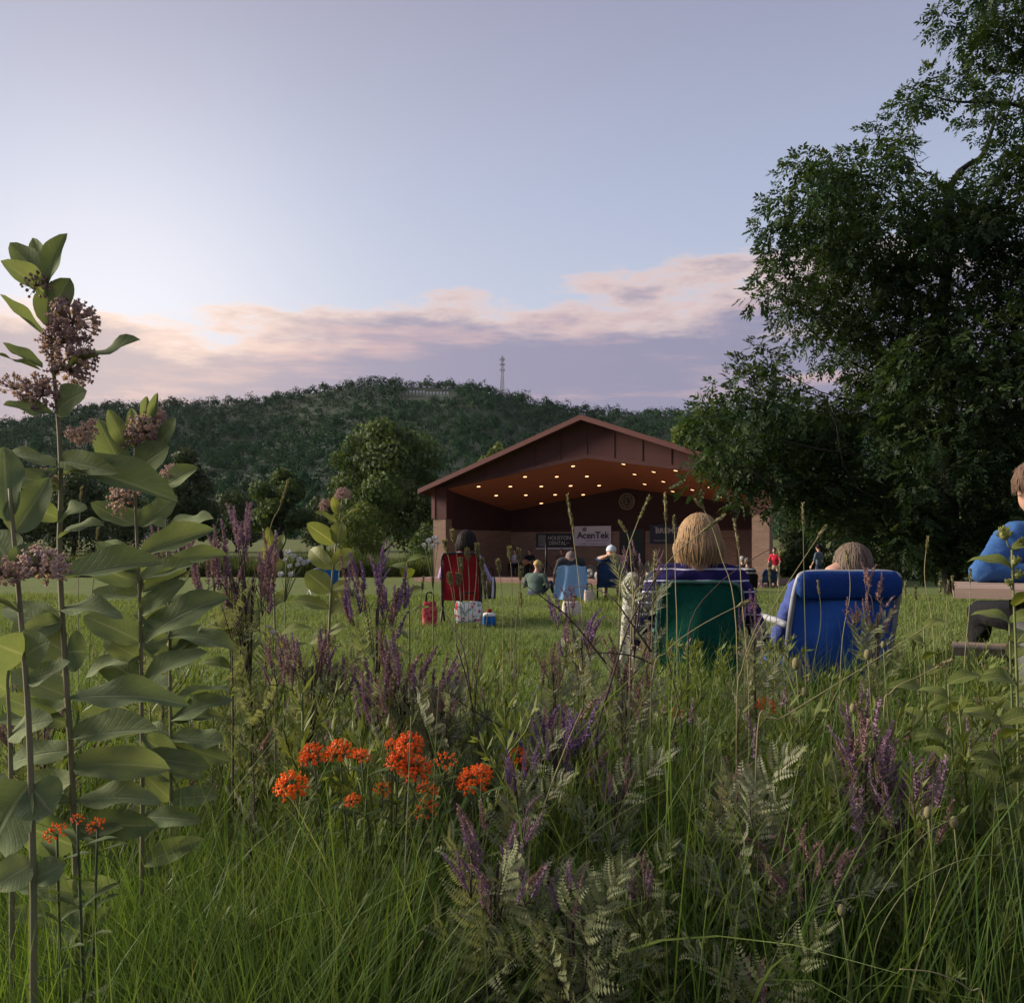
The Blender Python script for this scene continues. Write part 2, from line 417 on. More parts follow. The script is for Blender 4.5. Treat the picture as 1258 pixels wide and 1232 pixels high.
def tree(name, label, px, y, py_top, halfw, mat, count, leaf, seed, py_base=None, group=None, squat=.5):
    g = np.random.default_rng(seed)
    x = W(px, y); z0 = float(gz(x, y)) - .05
    H = EYE + (HOR - py_top) / FOC * y - z0; Wd = halfw / FOC * y
    root = empty(name, (x, y, z0), label, 'tree' if H > 5 else 'shrub', group)
    mb = MB(); tp = limb(mb, (0, 0, 0), (g.normal() * .1, g.normal() * .1, H * .6), H * .028, H * .010, g)
    low = H * (.16 if H > 5 else .05)
    nl = 26; lobes = []
    for k in range(nl):
        t = (k + .5) / nl; zc = low + (H - low) * (.10 + .82 * t)
        prof = math.sin(PI * min(1, (t * .86 + .16))) ** .65
        a = k * 2.4 + g.uniform(-.7, .7); rr = Wd * prof * g.uniform(.28, .84); zc += g.normal() * H * .04
        lobes.append((math.cos(a) * rr, math.sin(a) * rr, zc, Wd * g.choice([.18, .26, .36, .46]) * (.65 + .35 * prof)))
        if k % 3 == 0: limb(mb, tp[min(len(tp) - 1, int(len(tp) * min(.95, t + .1)))], (lobes[-1][0] * .8, lobes[-1][1] * .8, zc), H * .009, H * .002, g)
    obj('trunk', mb.mesh('trunk', M_bark), root)
    mb = MB(); vol = np.array([l[3] ** 2 for l in lobes]); cnt = (count * vol / vol.sum()).astype(int)
    for (lx, ly, lz, lr), c in zip(lobes, cnt):
        d = rand_dirs(c, g); rad = g.uniform(.35, 1.12, c) ** .6
        n0 = unit(d + .7 * rand_dirs(c, g))
        C = np.array([lx, ly, lz]) + d * (rad * lr)[:, None] * np.array([1, 1, .85])
        Dv = unit(np.cross(n0, rand_dirs(c, g)) + np.array([0, 0, -.3]))
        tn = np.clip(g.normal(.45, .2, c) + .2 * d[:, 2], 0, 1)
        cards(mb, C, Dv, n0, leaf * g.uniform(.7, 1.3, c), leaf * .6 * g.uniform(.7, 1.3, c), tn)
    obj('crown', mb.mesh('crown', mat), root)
    return root
tree('broadleaf_tree', 'tall dark broad tree standing just beside the bandshell', 468, 78, 508, 80, M_tree_a, 15000, .42, 21)
tree('broadleaf_tree', 'rounded green tree between the big dark tree and the purple spikes', 346, 84, 563, 40, M_tree_a, 6500, .40, 22)
tree('broadleaf_tree', 'green tree seen behind the milkweed stalks', 226, 90, 556, 42, M_tree_b, 6500, .42, 23)
tree('broadleaf_tree', 'dark tree at the far end behind the tallest milkweed', 90, 96, 580, 60, M_tree_b, 6500, .42, 24)
tree('broadleaf_tree', 'dark tree at the picture edge below the hill', -30, 98, 570, 70, M_tree_b, 6000, .42, 25)
tree('round_shrub', 'rounded light green shrub in front of the dark tree', 442, 62, 618, 40, M_tree_c, 5000, .22, 26)
tree('round_shrub', 'low grey green shrub against the bandshell wall', 522, 56, 643, 26, M_tree_a, 2600, .18, 27)
tree('broadleaf_tree', 'light green tree top showing above the bandshell roof', 836, 62, 522, 46, M_tree_c, 6500, .36, 28)
tree('broadleaf_tree', 'yellow green tree top peeping over the bandshell roof slope', 612, 62, 536, 34, M_tree_c, 4000, .34, 29)
for k, (px, y, pt, hw) in enumerate([(150, 110, 600, 40), (290, 108, 604, 38), (400, 112, 610, 36), (545, 104, 600, 40), (1010, 95, 588, 60), (1130, 90, 575, 80), (1260, 92, 580, 80), (30, 112, 605, 50)]):
    lb = ['behind the milkweed with dark buds', 'behind the tall upright purple spikes', 'between the rounded tree and the big dark tree', 'showing between the big dark tree and the bandshell', 'beyond the right brick pillar', 'half hidden behind the big ash crown', 'behind the table at the right edge', 'low behind the edge milkweeds'][k]
    tree('broadleaf_tree', 'dim far tree ' + lb, px, y, pt, hw, M_tree_b, 3600, .46, 40 + k, group='trees at the foot of the hill')

# ------------------------------------------------------------------ weeds at the far side of the lawn
M_reed = leafy('far_weeds', (.035, .055, .018), (.085, .105, .032), .3, .8, noise_scale=.4, spec=.1, rnd=False)
mb = MB(); n = 26000
bx = rng.uniform(-42, 40, n); by = 46 + rng.uniform(0, 1, n) ** 1.4 * 9
keep = ~((bx > -3.5) & (bx < 13.5)); bx, by = bx[keep], by[keep]; n = len(bx)
hh = rng.uniform(.8, 1.5, n) * (.75 + .35 * np.sin(bx * .8) * np.sin(bx * .23 + 1) + .15)
blades(mb, np.stack([bx, by, gz(bx, by) - .02], 1), hh, rng.normal(size=(n, 2)) * .22, rng.uniform(.05, .11, n), 2, np.clip(rng.normal(.45, .25, n) + .25 * np.sin(bx * .9), 0, 1))
tag(obj('tall_weeds', mb.mesh('tall_weeds', M_reed)), 'band of tall weeds along the far edge of the lawn', 'weeds', kind='stuff')
for k, (px, y, pt, hw, m) in enumerate([(985, 46, 640, 34, M_tree_b), (1050, 44, 648, 36, M_tree_b), (1125, 42, 640, 45, M_tree_b), (1210, 40, 630, 52, M_tree_b)]):
    tree('dark_shrub', 'dark leafy shrub in the shade beyond the lawn under the big tree', px, y, pt, hw, m, 3000, .2, 60 + k, group='dark shrubs behind the big tree')
M_white = plain('white_paint', (.75, .75, .72), .6)

# ------------------------------------------------------------------ mast and markers on the hill
M_mast = plain('mast_steel', (.30, .29, .31), .6, metal=.3)
mx, my = W(617, RY), RY
mz = float(hill_z(np.array(mx), np.array(my)))
root = empty('radio_mast', (mx, my, mz), 'slim steel lattice radio mast on top of the hill', 'mast')
Hm = EYE + (HOR - 438) / FOC * RY - mz
mb = MB()
def mleg(a, t):
    r = 1.5 * (1 - t) + .45 * t
    return (math.cos(a) * r, math.sin(a) * r, Hm * t)
angs = [PI / 2, PI / 2 + 2.094, PI / 2 + 4.189]
for a in angs:
    m1 = MB(); m1.add(*tube([mleg(a, 0), mleg(a, 1)], .16, 5)); obj('leg', m1.mesh('leg', M_mast), root)
for s in range(14):
    for q in range(3):
        mb.add(*tube([mleg(angs[q], s / 14), mleg(angs[(q + 1) % 3], (s + 1) / 14)], .09, 4))
        mb.add(*tube([mleg(angs[q], (s + 1) / 14), mleg(angs[(q + 1) % 3], (s + 1) / 14)], .07, 4))
obj('lattice', mb.mesh('lattice', M_mast), root)
for t in (.93, .80, .66):
    mb = MB()
    for q in range(6):
        a = q * PI / 3; r = 1.5
        mb.add(boxv(math.cos(a) * r - .16, math.cos(a) * r + .16, math.sin(a) * r - .12, math.sin(a) * r + .12, Hm * t - .9, Hm * t + .9), BOXF)
        mb.add(*tube([(0, 0, Hm * t), (math.cos(a) * r, math.sin(a) * r, Hm * t)], .08, 4))
    obj('antenna', mb.mesh('antenna', M_mast), root)
mb = MB(); mb.add(*tube([(0, 0, Hm), (0, 0, Hm + 2.2)], .07, 5)); obj('whip_antenna', mb.mesh('whip', M_mast), root)
mbm = MB(); mbm.add(boxv(-.62, .62, -.08, .08, .5, 2.0), BOXF); mbm.add(boxv(-.5, -.4, -.05, .05, -1.5, .6), BOXF); mbm.add(boxv(.4, .5, -.05, .05, -1.5, .6), BOXF)
me_mark = mbm.mesh('hill_marker', M_white, False)
for k in range(13):
    px = 500 + k * 4.15; y = 500.
    for y in np.arange(400, RY, 4.0):
        x = W(px, y); z = float(hill_z(np.array(x), np.array(y)))
        if HOR - (z - EYE) / y * FOC < 487 + k * .12: break
    o = obj('hillside_marker', me_mark); o.location = (x, y, z + 1.4); o.scale = (.8, 1, .8)
    tag(o, 'small white marker in the row across the hillside clearing', 'marker', 'white markers on the hill')

# ------------------------------------------------------------------ bandshell
TH = math.radians(27); DA = 38.0
BO = Vector((W(720, DA), DA, 0)); BC, BS = math.cos(TH), math.sin(TH)
FL = -.42                                               # stage floor level
shell = empty('bandshell', (BO.x, BO.y, -.62), 'red brown gabled park bandshell with brick pillars and lit ceiling', 'bandshell', rz=-TH)
def su(px, w):                                          # facade coordinate seen at column px on the plane at depth w
    k = (px - CX) / FOC; X0 = BO.x + BS * w; Y0 = BO.y + BC * w
    return (k * Y0 - X0) / (BC + k * BS)
def sz(py, u, w): return EYE + (HOR - py) / FOC * (BO.y - BS * u + BC * w)
def spart(name, mb, mat, parent=None, smooth=False):
    par = parent or shell
    o = obj(name, mb.mesh(name, mat, smooth), par)
    o.location = (0, 0, .62) if parent is None else (0, 0, 0)
    return o
def brick_mat():
    m, nt, b = new_mat('tan_brick')
    t = nt.nodes.new('ShaderNodeTexCoord'); s = nt.nodes.new('ShaderNodeSeparateXYZ'); nt.links.new(t.outputs['Object'], s.inputs[0])
    cb = nt.nodes.new('ShaderNodeCombineXYZ')
    nt.links.new(nmath(nt, 'ADD', s.outputs[0], s.outputs[1]), cb.inputs[0]); nt.links.new(s.outputs[2], cb.inputs[1])
    br = nt.nodes.new('ShaderNodeTexBrick'); nt.links.new(cb.outputs[0], br.inputs['Vector'])
    br.inputs['Scale'].default_value = 1; br.inputs['Brick Width'].default_value = .4; br.inputs['Row Height'].default_value = .1; br.inputs['Mortar Size'].default_value = .008
    br.inputs['Color1'].default_value = (.26, .165, .115, 1); br.inputs['Color2'].default_value = (.20, .125, .085, 1); br.inputs['Mortar'].default_value = (.16, .11, .085, 1)
    nt.links.new(br.outputs[0], b.inputs['Base Color']); b.inputs['Roughness'].default_value = .9
    bump(nt, b, br.outputs['Fac'], -.4, .01)
    return m
M_brick = brick_mat()
M_rust = plain('rust_fascia', (.115, .034, .028), .7, (.092, .027, .023), 3)
M_siding = plain('dark_red_siding', (.072, .020, .018), .8, (.054, .016, .015), 2)
M_wallbrown = plain('dark_brown_wall', (.048, .018, .016), .85, (.036, .014, .013), 1.5)
M_ceil = plain('stained_wood_ceiling', (.42, .14, .08), .6, (.33, .11, .062), 3, stretch=(.3, 4, 1))
M_roof = plain('roof_shingle', (.06, .045, .042), .9, (.04, .03, .03), 9)
M_slab = plain('concrete_slab', (.27, .165, .135), .9, (.22, .135, .11), 3)
M_dark = plain('black_metal', (.012, .012, .013), .5)
M_door = plain('dark_green_door', (.012, .028, .022), .6)
EV, AP, EU = 3.64, 6.51, 8.05
PIT = (AP - EV) / EU
ROOF_F, ROOF_B = -.55, 9.2
for s, nm in ((-1, 'roof'), (1, 'roof')):
    mb = MB(); A = []
    for (u, z) in ((0, AP), (s * EU, EV), (s * EU, EV - .12), (0, AP - .12)):
        A += [(u, ROOF_F, z), (u, ROOF_B, z)]
    mb.add(A, [np.array([(0, 1, 3, 2), (4, 5, 7, 6), (2, 3, 5, 4), (0, 2, 4, 6), (1, 7, 5, 3), (0, 6, 7, 1)])])
    r = spart(nm, mb, M_roof)
    mb = MB(); A = []
    for (u, z) in ((s * .0, AP - .02), (s * (EU + .03), EV - .03), (s * (EU + .03), EV - .24), (0, AP - .23)):
        A += [(u, ROOF_F - .07, z), (u, ROOF_F - .003, z)]
    mb.add(A, [np.array([(0, 1, 3, 2), (4, 5, 7, 6), (2, 3, 5, 4), (0, 2, 4, 6), (1, 7, 5, 3)])])
    o = spart('fascia_board', mb, M_rust, r)
    mb = MB(); mb.add(boxv(s * EU + (.004 if s > 0 else -.06), s * EU + (.06 if s > 0 else -.004), ROOF_F, ROOF_B, EV - .26, EV - .03), BOXF); spart('gutter', mb, M_rust, r)
# underside of the front overhang
mb = MB()
for s in (-1, 1):
    k = 6
    mb.add([(0, ROOF_F, AP - .14), (s * (EU - .02), ROOF_F, EV - .14), (s * (EU - .02), .1, EV - .14), (0, .1, AP - .14)], np.array([(0, 1, 2, 3)]))
spart('soffit', mb, M_siding)
# gable siding above the opening: sheet with battens
def ceil_z(u, w): return 4.74 - .2053 * w - .16 * abs(u)
HU = 7.62
us = np.linspace(-HU, HU, 33); mb = MB(); V = []
for u in us: V += [(u, .06, ceil_z(u, 0)), (u, .06, AP - .13 - PIT * abs(u))]
k = np.arange(32) * 2; mb.add(V, np.stack([k, k + 2, k + 3, k + 1], 1)); gable = spart('gable_siding', mb, M_siding)
for u in np.arange(-6.15, 6.3, 1.23):
    zt = AP - .16 - PIT * abs(u); zb = ceil_z(u, 0) + .004
    mb = MB(); mb.add(boxv(u - .03, u + .03, .035, .057, zb, zt), BOXF); spart('batten', mb, M_siding, gable)
mb = MB(); V = []
for u in (-HU, 0, HU): V += [(u, -.02, ceil_z(u, 0) - .02), (u, -.02, ceil_z(u, 0) + .14), (u, .056, ceil_z(u, 0) - .02), (u, .056, ceil_z(u, 0) + .14)]
mb.add(V, [np.array([(0, 4, 5, 1), (4, 8, 9, 5), (0, 2, 6, 4), (4, 6, 10, 8), (1, 5, 7, 3), (5, 9, 11, 7)])]); spart('front_beam', mb, M_siding)
# ceiling
WB, BU = 4.87, 6.1
mb = MB()
for s in (-1, 1):
    V = [(0, .06, ceil_z(0, .06)), (s * 7.1, .06, ceil_z(7.1, .06)), (s * BU, WB, ceil_z(BU, WB)), (0, WB, ceil_z(0, WB))]
    mb.add(V, np.array([(0, 1, 2, 3)]))
ceiling = spart('ceiling', mb, M_ceil)
# back wall, side walls
ZW = 1.76
mb = MB()
for s in (-1, 1):
    mb.add([(0, WB, ZW), (s * BU, WB, ZW), (s * BU, WB, ceil_z(BU, WB)), (0, WB, ceil_z(0, WB))], np.array([(0, 1, 2, 3)]))
    mb.add([(s * BU, WB, ZW), (s * 7.0, .3, ZW), (s * 7.0, .3, ceil_z(7, .3)), (s * BU, WB, ceil_z(BU, WB))], np.array([(0, 1, 2, 3)]))
spart('upper_wall', mb, M_wallbrown)
mb = MB(); mb.add(boxv(-BU, BU, WB - .05, WB + .2, FL - .1, ZW), BOXF); back = spart('brick_back_wall', mb, M_brick)
for s in (-1, 1):
    mb = MB(); V = []
    for (u, w) in ((s * 7.0, .3), (s * (BU + .0), WB - .06), (s * (BU + .2), WB + .1), (s * 7.2, .3)): V += [(u - s * .05, w, FL - .1), (u - s * .05, w, ZW)]
    mb.add(V, [np.array([(0, 2, 3, 1), (4, 6, 7, 5), (1, 3, 5, 7), (6, 0, 1, 7)])]); spart('brick_side_wall', mb, M_brick)
    mb = MB(); V = []
    for (u, w) in ((7.35, .7), (5.7, ROOF_B - .3)):
        for z in (-.7, AP - .2 - PIT * u): V += [(s * u, w, z), (s * (u - .1), w, z)]
    mb.add(V, [np.array([(0, 4, 6, 2), (1, 3, 7, 5), (2, 6, 7, 3)])])
    spart('outer_wall', mb, M_brick)
    mb = MB(); mb.add(boxv(min(s * 6.95, s * 7.62), max(s * 6.95, s * 7.62), 0, .68, -.75, 2.25), BOXF)
    p = spart('pillar', mb, M_brick)
    mb = MB(); mb.add(boxv(min(s * 6.9, s * 7.66), max(s * 6.9, s * 7.66), -.03, .71, 2.255, EV + .1), BOXF); spart('pillar_panel', mb, M_siding, p)
    mb = MB(); mb.add(boxv(min(s * 7.5, s * 7.68), max(s * 7.5, s * 7.68), -.06, -.032, 2.255, EV + .1), BOXF); spart('corner_board', mb, M_rust, p)
mb = MB(); mb.add([(-5.7, ROOF_B - .3, -.7), (5.7, ROOF_B - .3, -.7), (5.7, ROOF_B - .3, AP - .2 - PIT * 5.7), (0, ROOF_B - .3, AP - .2), (-5.7, ROOF_B - .3, AP - .2 - PIT * 5.7)], np.array([(0, 1, 2, 3, 4)])); spart('rear_wall', mb, M_brick)
mb = MB(); mb.add(boxv(-BU, BU, WB - .09, WB - .055, ZW - .06, ZW + .05), BOXF); spart('wall_rail', mb, M_siding)
mb = MB(); mb.add(boxv(-7.7, 7.7, -1.5, WB + .1, FL - .35, FL), BOXF); spart('stage_slab', mb, M_slab)
# door
u0, u1 = su(763, WB - .1), su(790, WB - .1)
mb = MB(); mb.add(boxv(u0, u1, WB - .12, WB - .056, FL + .004, 1.78), BOXF); dr = spart('door', mb, M_door)
mb = MB(); mb.add(boxv(u0 - .07, u0 - .002, WB - .13, WB - .058, FL + .004, 1.85), BOXF); mb.add(boxv(u1 + .002, u1 + .07, WB - .13, WB - .058, FL + .004, 1.85), BOXF); spart('door_frame', mb, M_siding, dr)
mb = MB(); mb.add(*tube([(u0 + .12, WB - .17, .55), (u0 + .12, WB - .12, .55)], .035, 8)); spart('door_handle', mb, M_mast, dr)
# second pale panel door on the right of the back wall
u0, u1 = su(905, WB - .1), su(926, WB - .1)
mb = MB(); mb.add(boxv(u0, u1, WB - .10, WB - .056, FL + .004, 1.70), BOXF); spart('door', mb, plain('brown_door', (.13, .075, .055), .7))
# ceiling downlights
m, nt, b = new_mat('lamp_glow'); b.inputs['Base Color'].default_value = (1, .7, .5, 1); b.inputs['Emission Color'].default_value = (1, .50, .24, 1); b.inputs['Emission Strength'].default_value = 1.6; M_lamp = m
LP = [(704, 572), (766, 569), (645, 585), (684, 585), (721, 584.5), (779.5, 582), (588, 597), (627, 597), (665, 596.7), (701, 596), (736, 595.7), (792, 594), (609.6, 608), (646, 607.6), (682, 607), (716.5, 607), (665, 617.6), (803, 579), (815, 591), (826.5, 603), (830, 577), (840, 589), (850.5, 601), (884, 609.6), (872, 598)]
mbd = MB(); a = np.linspace(0, 2 * PI, 14, endpoint=False)
mbd.add(np.concatenate([np.stack([np.cos(a) * .085, np.sin(a) * .085, np.zeros(14)], 1)]), np.array([tuple(range(13, -1, -1))]))
me_l = mbd.mesh('downlight', M_lamp, False)
mbr = MB(); mbr.add(np.concatenate([np.stack([np.cos(a) * r, np.sin(a) * r, np.full(14, z)], 1) for r, z in ((.085, .0), (.12, -.012), (.13, .03))]), [np.array([(i * 14 + q, i * 14 + (q + 1) % 14, (i + 1) * 14 + (q + 1) % 14, (i + 1) * 14 + q) for i in range(2) for q in range(14)])])
me_r = mbr.mesh('lamp_trim', M_siding)
for (px, py) in LP:
    best = None
    for w in np.linspace(.2, WB - .1, 200):
        u = su(px, w); e = abs(sz(py, u, w) - ceil_z(u, w))
        if best is None or e < best[0]: best = (e, u, w)
    _, u, w = best
    o = obj('downlight', me_l, shell); o.location = (u, w, ceil_z(u, w) - .03 + .62)
    o.rotation_euler = (-math.atan(.2053), math.atan(.16) * (1 if u > 0 else -1), 0)
    r = obj('lamp_trim', me_r, o)
# emblem: round pale disc with rim and letter
def text(name, body, size, loc, mat, parent, align='CENTER', bold=0.0, sx=1.0):
    c = bpy.data.curves.new(name, 'FONT'); c.body = body; c.size = size; c.align_x = align; c.align_y = 'CENTER'; c.extrude = .004; c.offset = bold * .6
    c.materials.append(mat)
    tmp = bpy.data.objects.new('tmp', c); col.objects.link(tmp); bpy.context.view_layer.update()
    me = bpy.data.meshes.new_from_object(tmp.evaluated_get(bpy.context.evaluated_depsgraph_get())); bpy.data.objects.remove(tmp)
    o = obj(name, me, parent); o.location = loc; o.rotation_euler = (PI / 2, 0, 0); o.scale = (sx, 1, 1)
    return o
M_emb = plain('emblem_tan', (.30, .20, .15), .6); M_embd = plain('emblem_dark', (.05, .03, .03), .7)
ue, we = su(770, WB - .1), WB - .06
ze = sz(616, ue, we)
emb = empty('club_emblem', (0, 0, 0), 'round tan and dark emblem with letter L on the bandshell wall', 'emblem')
emb.parent = None; emb.location = (BO.x + BC * ue + BS * we, BO.y - BS * ue + BC * we, ze); emb.rotation_euler = (0, 0, -TH)
def ring(r0, r1, y0, y1, n=40):
    a = np.linspace(0, 2 * PI, n, endpoint=False); V = []
    for r, y in ((r0, y1), (r0, y0), (r1, y0), (r1, y1)): V.append(np.stack([np.cos(a) * r, np.full(n, y), np.sin(a) * r], 1))
    F = [(i * n + q, i * n + (q + 1) % n, (i + 1) * n + (q + 1) % n, (i + 1) * n + q) for i in range(3) for q in range(n)]
    return np.concatenate(V), np.array(F)
mb = MB(); mb.add(*ring(.001, .36, -.03, .03)); obj('disc', mb.mesh('disc', M_embd), emb)
mb = MB(); mb.add(*ring(.34, .395, -.05, .03)); obj('rim', mb.mesh('rim', M_emb), emb)
mb = MB(); mb.add(*ring(.205, .235, -.045, .0)); obj('inner_ring', mb.mesh('inner_ring', M_emb), emb)
for k in range(22):
    a = k * 2 * PI / 22; mb = MB(); c0 = np.array([math.cos(a) * .285, 0, math.sin(a) * .285])
    mb.add(boxv(-.018, .018, -.04, -.028, -.03, .03) + c0, BOXF)
    if k % 5 != 2: obj('ring_mark', mb.mesh('ring_mark', M_emb, False), emb)
text('letter', 'L', .34, (0, -.036, 0), M_emb, emb, bold=.008)
# banners
M_bk = plain('banner_black', (.012, .010, .012), .5); M_wh = plain('banner_white', (.62, .56, .60), .6, (.58, .52, .56)); M_nv = plain('banner_navy', (.012, .016, .040), .5)
M_gy = plain('banner_grey', (.22, .22, .22), .6, (.12, .12, .12), 6); M_lt = plain('banner_lettering', (.52, .48, .47), .6); M_txd = plain('banner_ink', (.03, .028, .035), .6)
def banner(name, label, pl, pr, pt, pb, mat):
    w = WB - .16; u0, u1 = su(pl, w), su(pr, w); z1, z0 = sz(pt, u0, w), sz(pb, u0, w); uc, zc = (u0 + u1) / 2, (z0 + z1) / 2
    r = empty(name, (BO.x + BC * uc + BS * w, BO.y - BS * uc + BC * w, zc), label, 'banner', rz=-TH)
    hw, hh = (u1 - u0) / 2, (z1 - z0) / 2
    mb = MB(); g = 9; V = []; 
    for a in np.linspace(-1, 1, 13):
        for c in np.linspace(-1, 1, 5): V.append((a * hw, .006 * math.sin(a * 5) * (1 - abs(c) * .5) + .02, c * hh))
    F = np.array([(i * 5 + q, i * 5 + 5 + q, i * 5 + 6 + q, i * 5 + 1 + q) for i in range(12) for q in range(4)])
    mb.add(V, F); mb.add(np.array(V) + np.array([0, .012, 0]), F[:, ::-1]); obj('sheet', mb.mesh('sheet', mat), r)
    for s in (-1, 1):
        me = MB(); me.add(*tube([(s * hw * .98, .02, hh), (s * hw * 1.03, .06, hh * 1.1)], .01, 4)); obj('tie', me.mesh('tie', M_mast), r)
    return r, hw, hh
r, hw, hh = banner('banner', 'black banner with white HOUSTON DENTAL lettering and grey square', 658.5, 704, 655.5, 672.5, M_bk)
text('lettering', 'HOUSTON', .27, (.27 * hw, -.012, hh * .34), M_lt, r, bold=.004, sx=.92)
text('lettering', 'DENTAL', .27, (.17 * hw, -.012, -hh * .40), M_lt, r, bold=.004, sx=.92)
text('lettering', 'LLC', .09, (.74 * hw, -.012, -hh * .36), M_lt, r)
mb = MB(); mb.add(boxv(-hw * .88, -hw * .46, -.012, .004, -hh * .8, hh * .8), BOXF); obj('logo_square', mb.mesh('logo_square', M_gy, False), r)
mb = MB(); mb.add(boxv(-hw, hw, -.012, .010, -hh - .1, -hh + .0), BOXF); obj('bottom_strip', mb.mesh('bottom_strip', M_lt, False), r)
r, hw, hh = banner('banner', 'white banner with dark AcenTek lettering beside the black banner', 705, 750.5, 646.5, 670.5, M_wh)
text('lettering', 'AcenTek', .45, (.04 * hw, -.012, hh * .05), M_txd, r, bold=.012, sx=1.0)
text('lettering', 'YOUR TECHNOLOGY PARTNER', .085, (.25 * hw, -.012, -hh * .48), M_gy, r)
text('lettering', 'TV  INTERNET  TELEPHONE  SECURITY', .085, (0, -.012, -hh * .80), M_gy, r)
for k in range(3):
    mb = MB(); mb.add(boxv(-hw * .52 + k * .07, -hw * .52 + .05 + k * .07, -.012, .004, hh * .48, hh * .86), BOXF); obj('logo_bar', mb.mesh('logo_bar', M_gy, False), r)
r, hw, hh = banner('banner', 'navy banner with white BREMER lettering right of the door', 798, 846, 644.5, 668, M_nv)
text('lettering', 'BREMER', .33, (.0 * hw, -.012, hh * .34), M_lt, r, bold=.012, sx=1.1)
text('lettering', 'BANK', .14, (.66 * hw, -.012, -hh * .12), M_lt, r)
text('lettering', 'THE', .08, (-.66 * hw, -.012, hh * .72), M_lt, r)
text('lettering', 'Member FDIC', .10, (-.45 * hw, -.012, -hh * .66), M_lt, r)

# ------------------------------------------------------------------ big ash tree on the right
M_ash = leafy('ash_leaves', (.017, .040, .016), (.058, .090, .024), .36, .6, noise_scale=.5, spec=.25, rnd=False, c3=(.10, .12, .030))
def big_tree():
    g = np.random.default_rng(77)
    bx, by = 10.2, 20.5; bz = float(gz(bx, by)) - .05
    root = empty('ash_tree', (bx, by, bz), 'large dark leafy ash tree filling the right side of the view', 'tree')
    L = [(1000, 232, 52), (1065, 225, 58), (958, 285, 42), (1000, 318, 60), (952, 358, 30), (1075, 300, 78), (1150, 262, 56), (1122, 185, 28), (1248, 205, 44), (1200, 235, 40),
         (1255, 280, 85), (1180, 330, 85), (1095, 385, 75), (1030, 405, 48), (1200, 425, 80), (1270, 400, 80), (990, 372, 36),
         (1105, 138, 26), (1140, 110, 24), (1175, 104, 22), (1210, 112, 22), (1085, 165, 22), (1190, 140, 20), (1225, 150, 26), (1200, 50, 26), (1230, 75, 32), (1190, 22, 26), (1262, 132, 30), (1235, 40, 40), (1168, 16, 22), (1262, 95, 34), (1215, -20, 40), (1300, 0, 60), (1350, 150, 80), (1350, 320, 110), (1340, 480, 110),
         (955, 478, 42), (892, 490, 36), (866, 530, 34), (915, 545, 52), (985, 520, 56), (1000, 560, 66), (1075, 505, 52), (1150, 530, 80), (1240, 530, 80), (880, 580, 38), (940, 592, 42), (1035, 610, 58), (1105, 635, 62), (1190, 640, 72), (1270, 640, 75), (1065, 672, 34), (1145, 680, 40), (1235, 690, 42), (975, 600, 36), (1080, 440, 50), (1140, 450, 60), (930, 440, 26)]
    tw = MB(); tp = limb(tw, (bx, by, bz - .1), (bx - .3, by - .2, 9.0), .24, .11, g, 8, .02)
    tp2 = limb(tw, tp[-1], (bx + 1.6, by + .6, 11.5), .08, .025, g, 6, .03)
    allt = np.concatenate([tp[3:], tp2]); mb = MB(); sticks = MB()
    for (px, py, r) in L:
        for rep in range(1 if r < 45 else 2):
            y = 19.4 + g.uniform(-1.9, 1.3) - (.9 if px < 960 else 0) + rep * 1.3
            c = np.array(P(px, py, y)); R = r / FOC * y
            k = np.argmin(np.linalg.norm(allt - c + np.array([0, 0, .5]) * np.linalg.norm(c[:2] - np.array([bx, by])), axis=1))
            if rep == 0 and py > 175: limb(tw, allt[k], c, max(.018, .012 + .028 * R), .008, g, 5, .06)
            n = int(r * r * (.095 if py > 420 else .082)) + 18
            d = rand_dirs(n, g); rad = g.uniform(.15, 1.12, n) ** .55
            sub = rand_dirs(max(5, int(r * .30)), g) * g.uniform(.45, 1.0, (max(5, int(r * .30)), 1)); pick = g.integers(0, len(sub), n)
            C = c + (sub[pick] + d * (rad * min(.42, .16 + 6.0 / r))[:, None]) * R * np.array([1, 1, .92])
            d = unit(sub[pick] * .5 + d)
            # compound leaf: drooping rachis with opposite leaflets
            ra = unit(d * .9 + rand_dirs(n, g) * .75 + np.array([0, 0, -.12])); nn = unit(np.array([0, 0, 1.]) + .75 * rand_dirs(n, g) + .5 * d)
            side = unit(np.cross(ra, nn)); ln = g.uniform(.19, .33, n)
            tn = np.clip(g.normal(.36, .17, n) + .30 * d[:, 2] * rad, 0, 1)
            for t, sg in ((.35, 1), (.35, -1), (.62, 1), (.62, -1), (.86, 1), (.86, -1), (1, 0)):
                dv = unit(ra * .8 + side * sg * .9 + rand_dirs(n, g) * .22 + np.array([0, 0, -.22]))
                ll = ln * g.uniform(.38, .52, n)
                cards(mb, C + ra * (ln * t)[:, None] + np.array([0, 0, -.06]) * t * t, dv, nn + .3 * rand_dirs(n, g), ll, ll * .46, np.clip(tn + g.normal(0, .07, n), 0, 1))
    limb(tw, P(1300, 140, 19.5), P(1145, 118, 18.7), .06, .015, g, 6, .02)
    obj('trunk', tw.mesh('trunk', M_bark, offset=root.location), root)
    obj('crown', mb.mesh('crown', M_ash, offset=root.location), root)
big_tree()

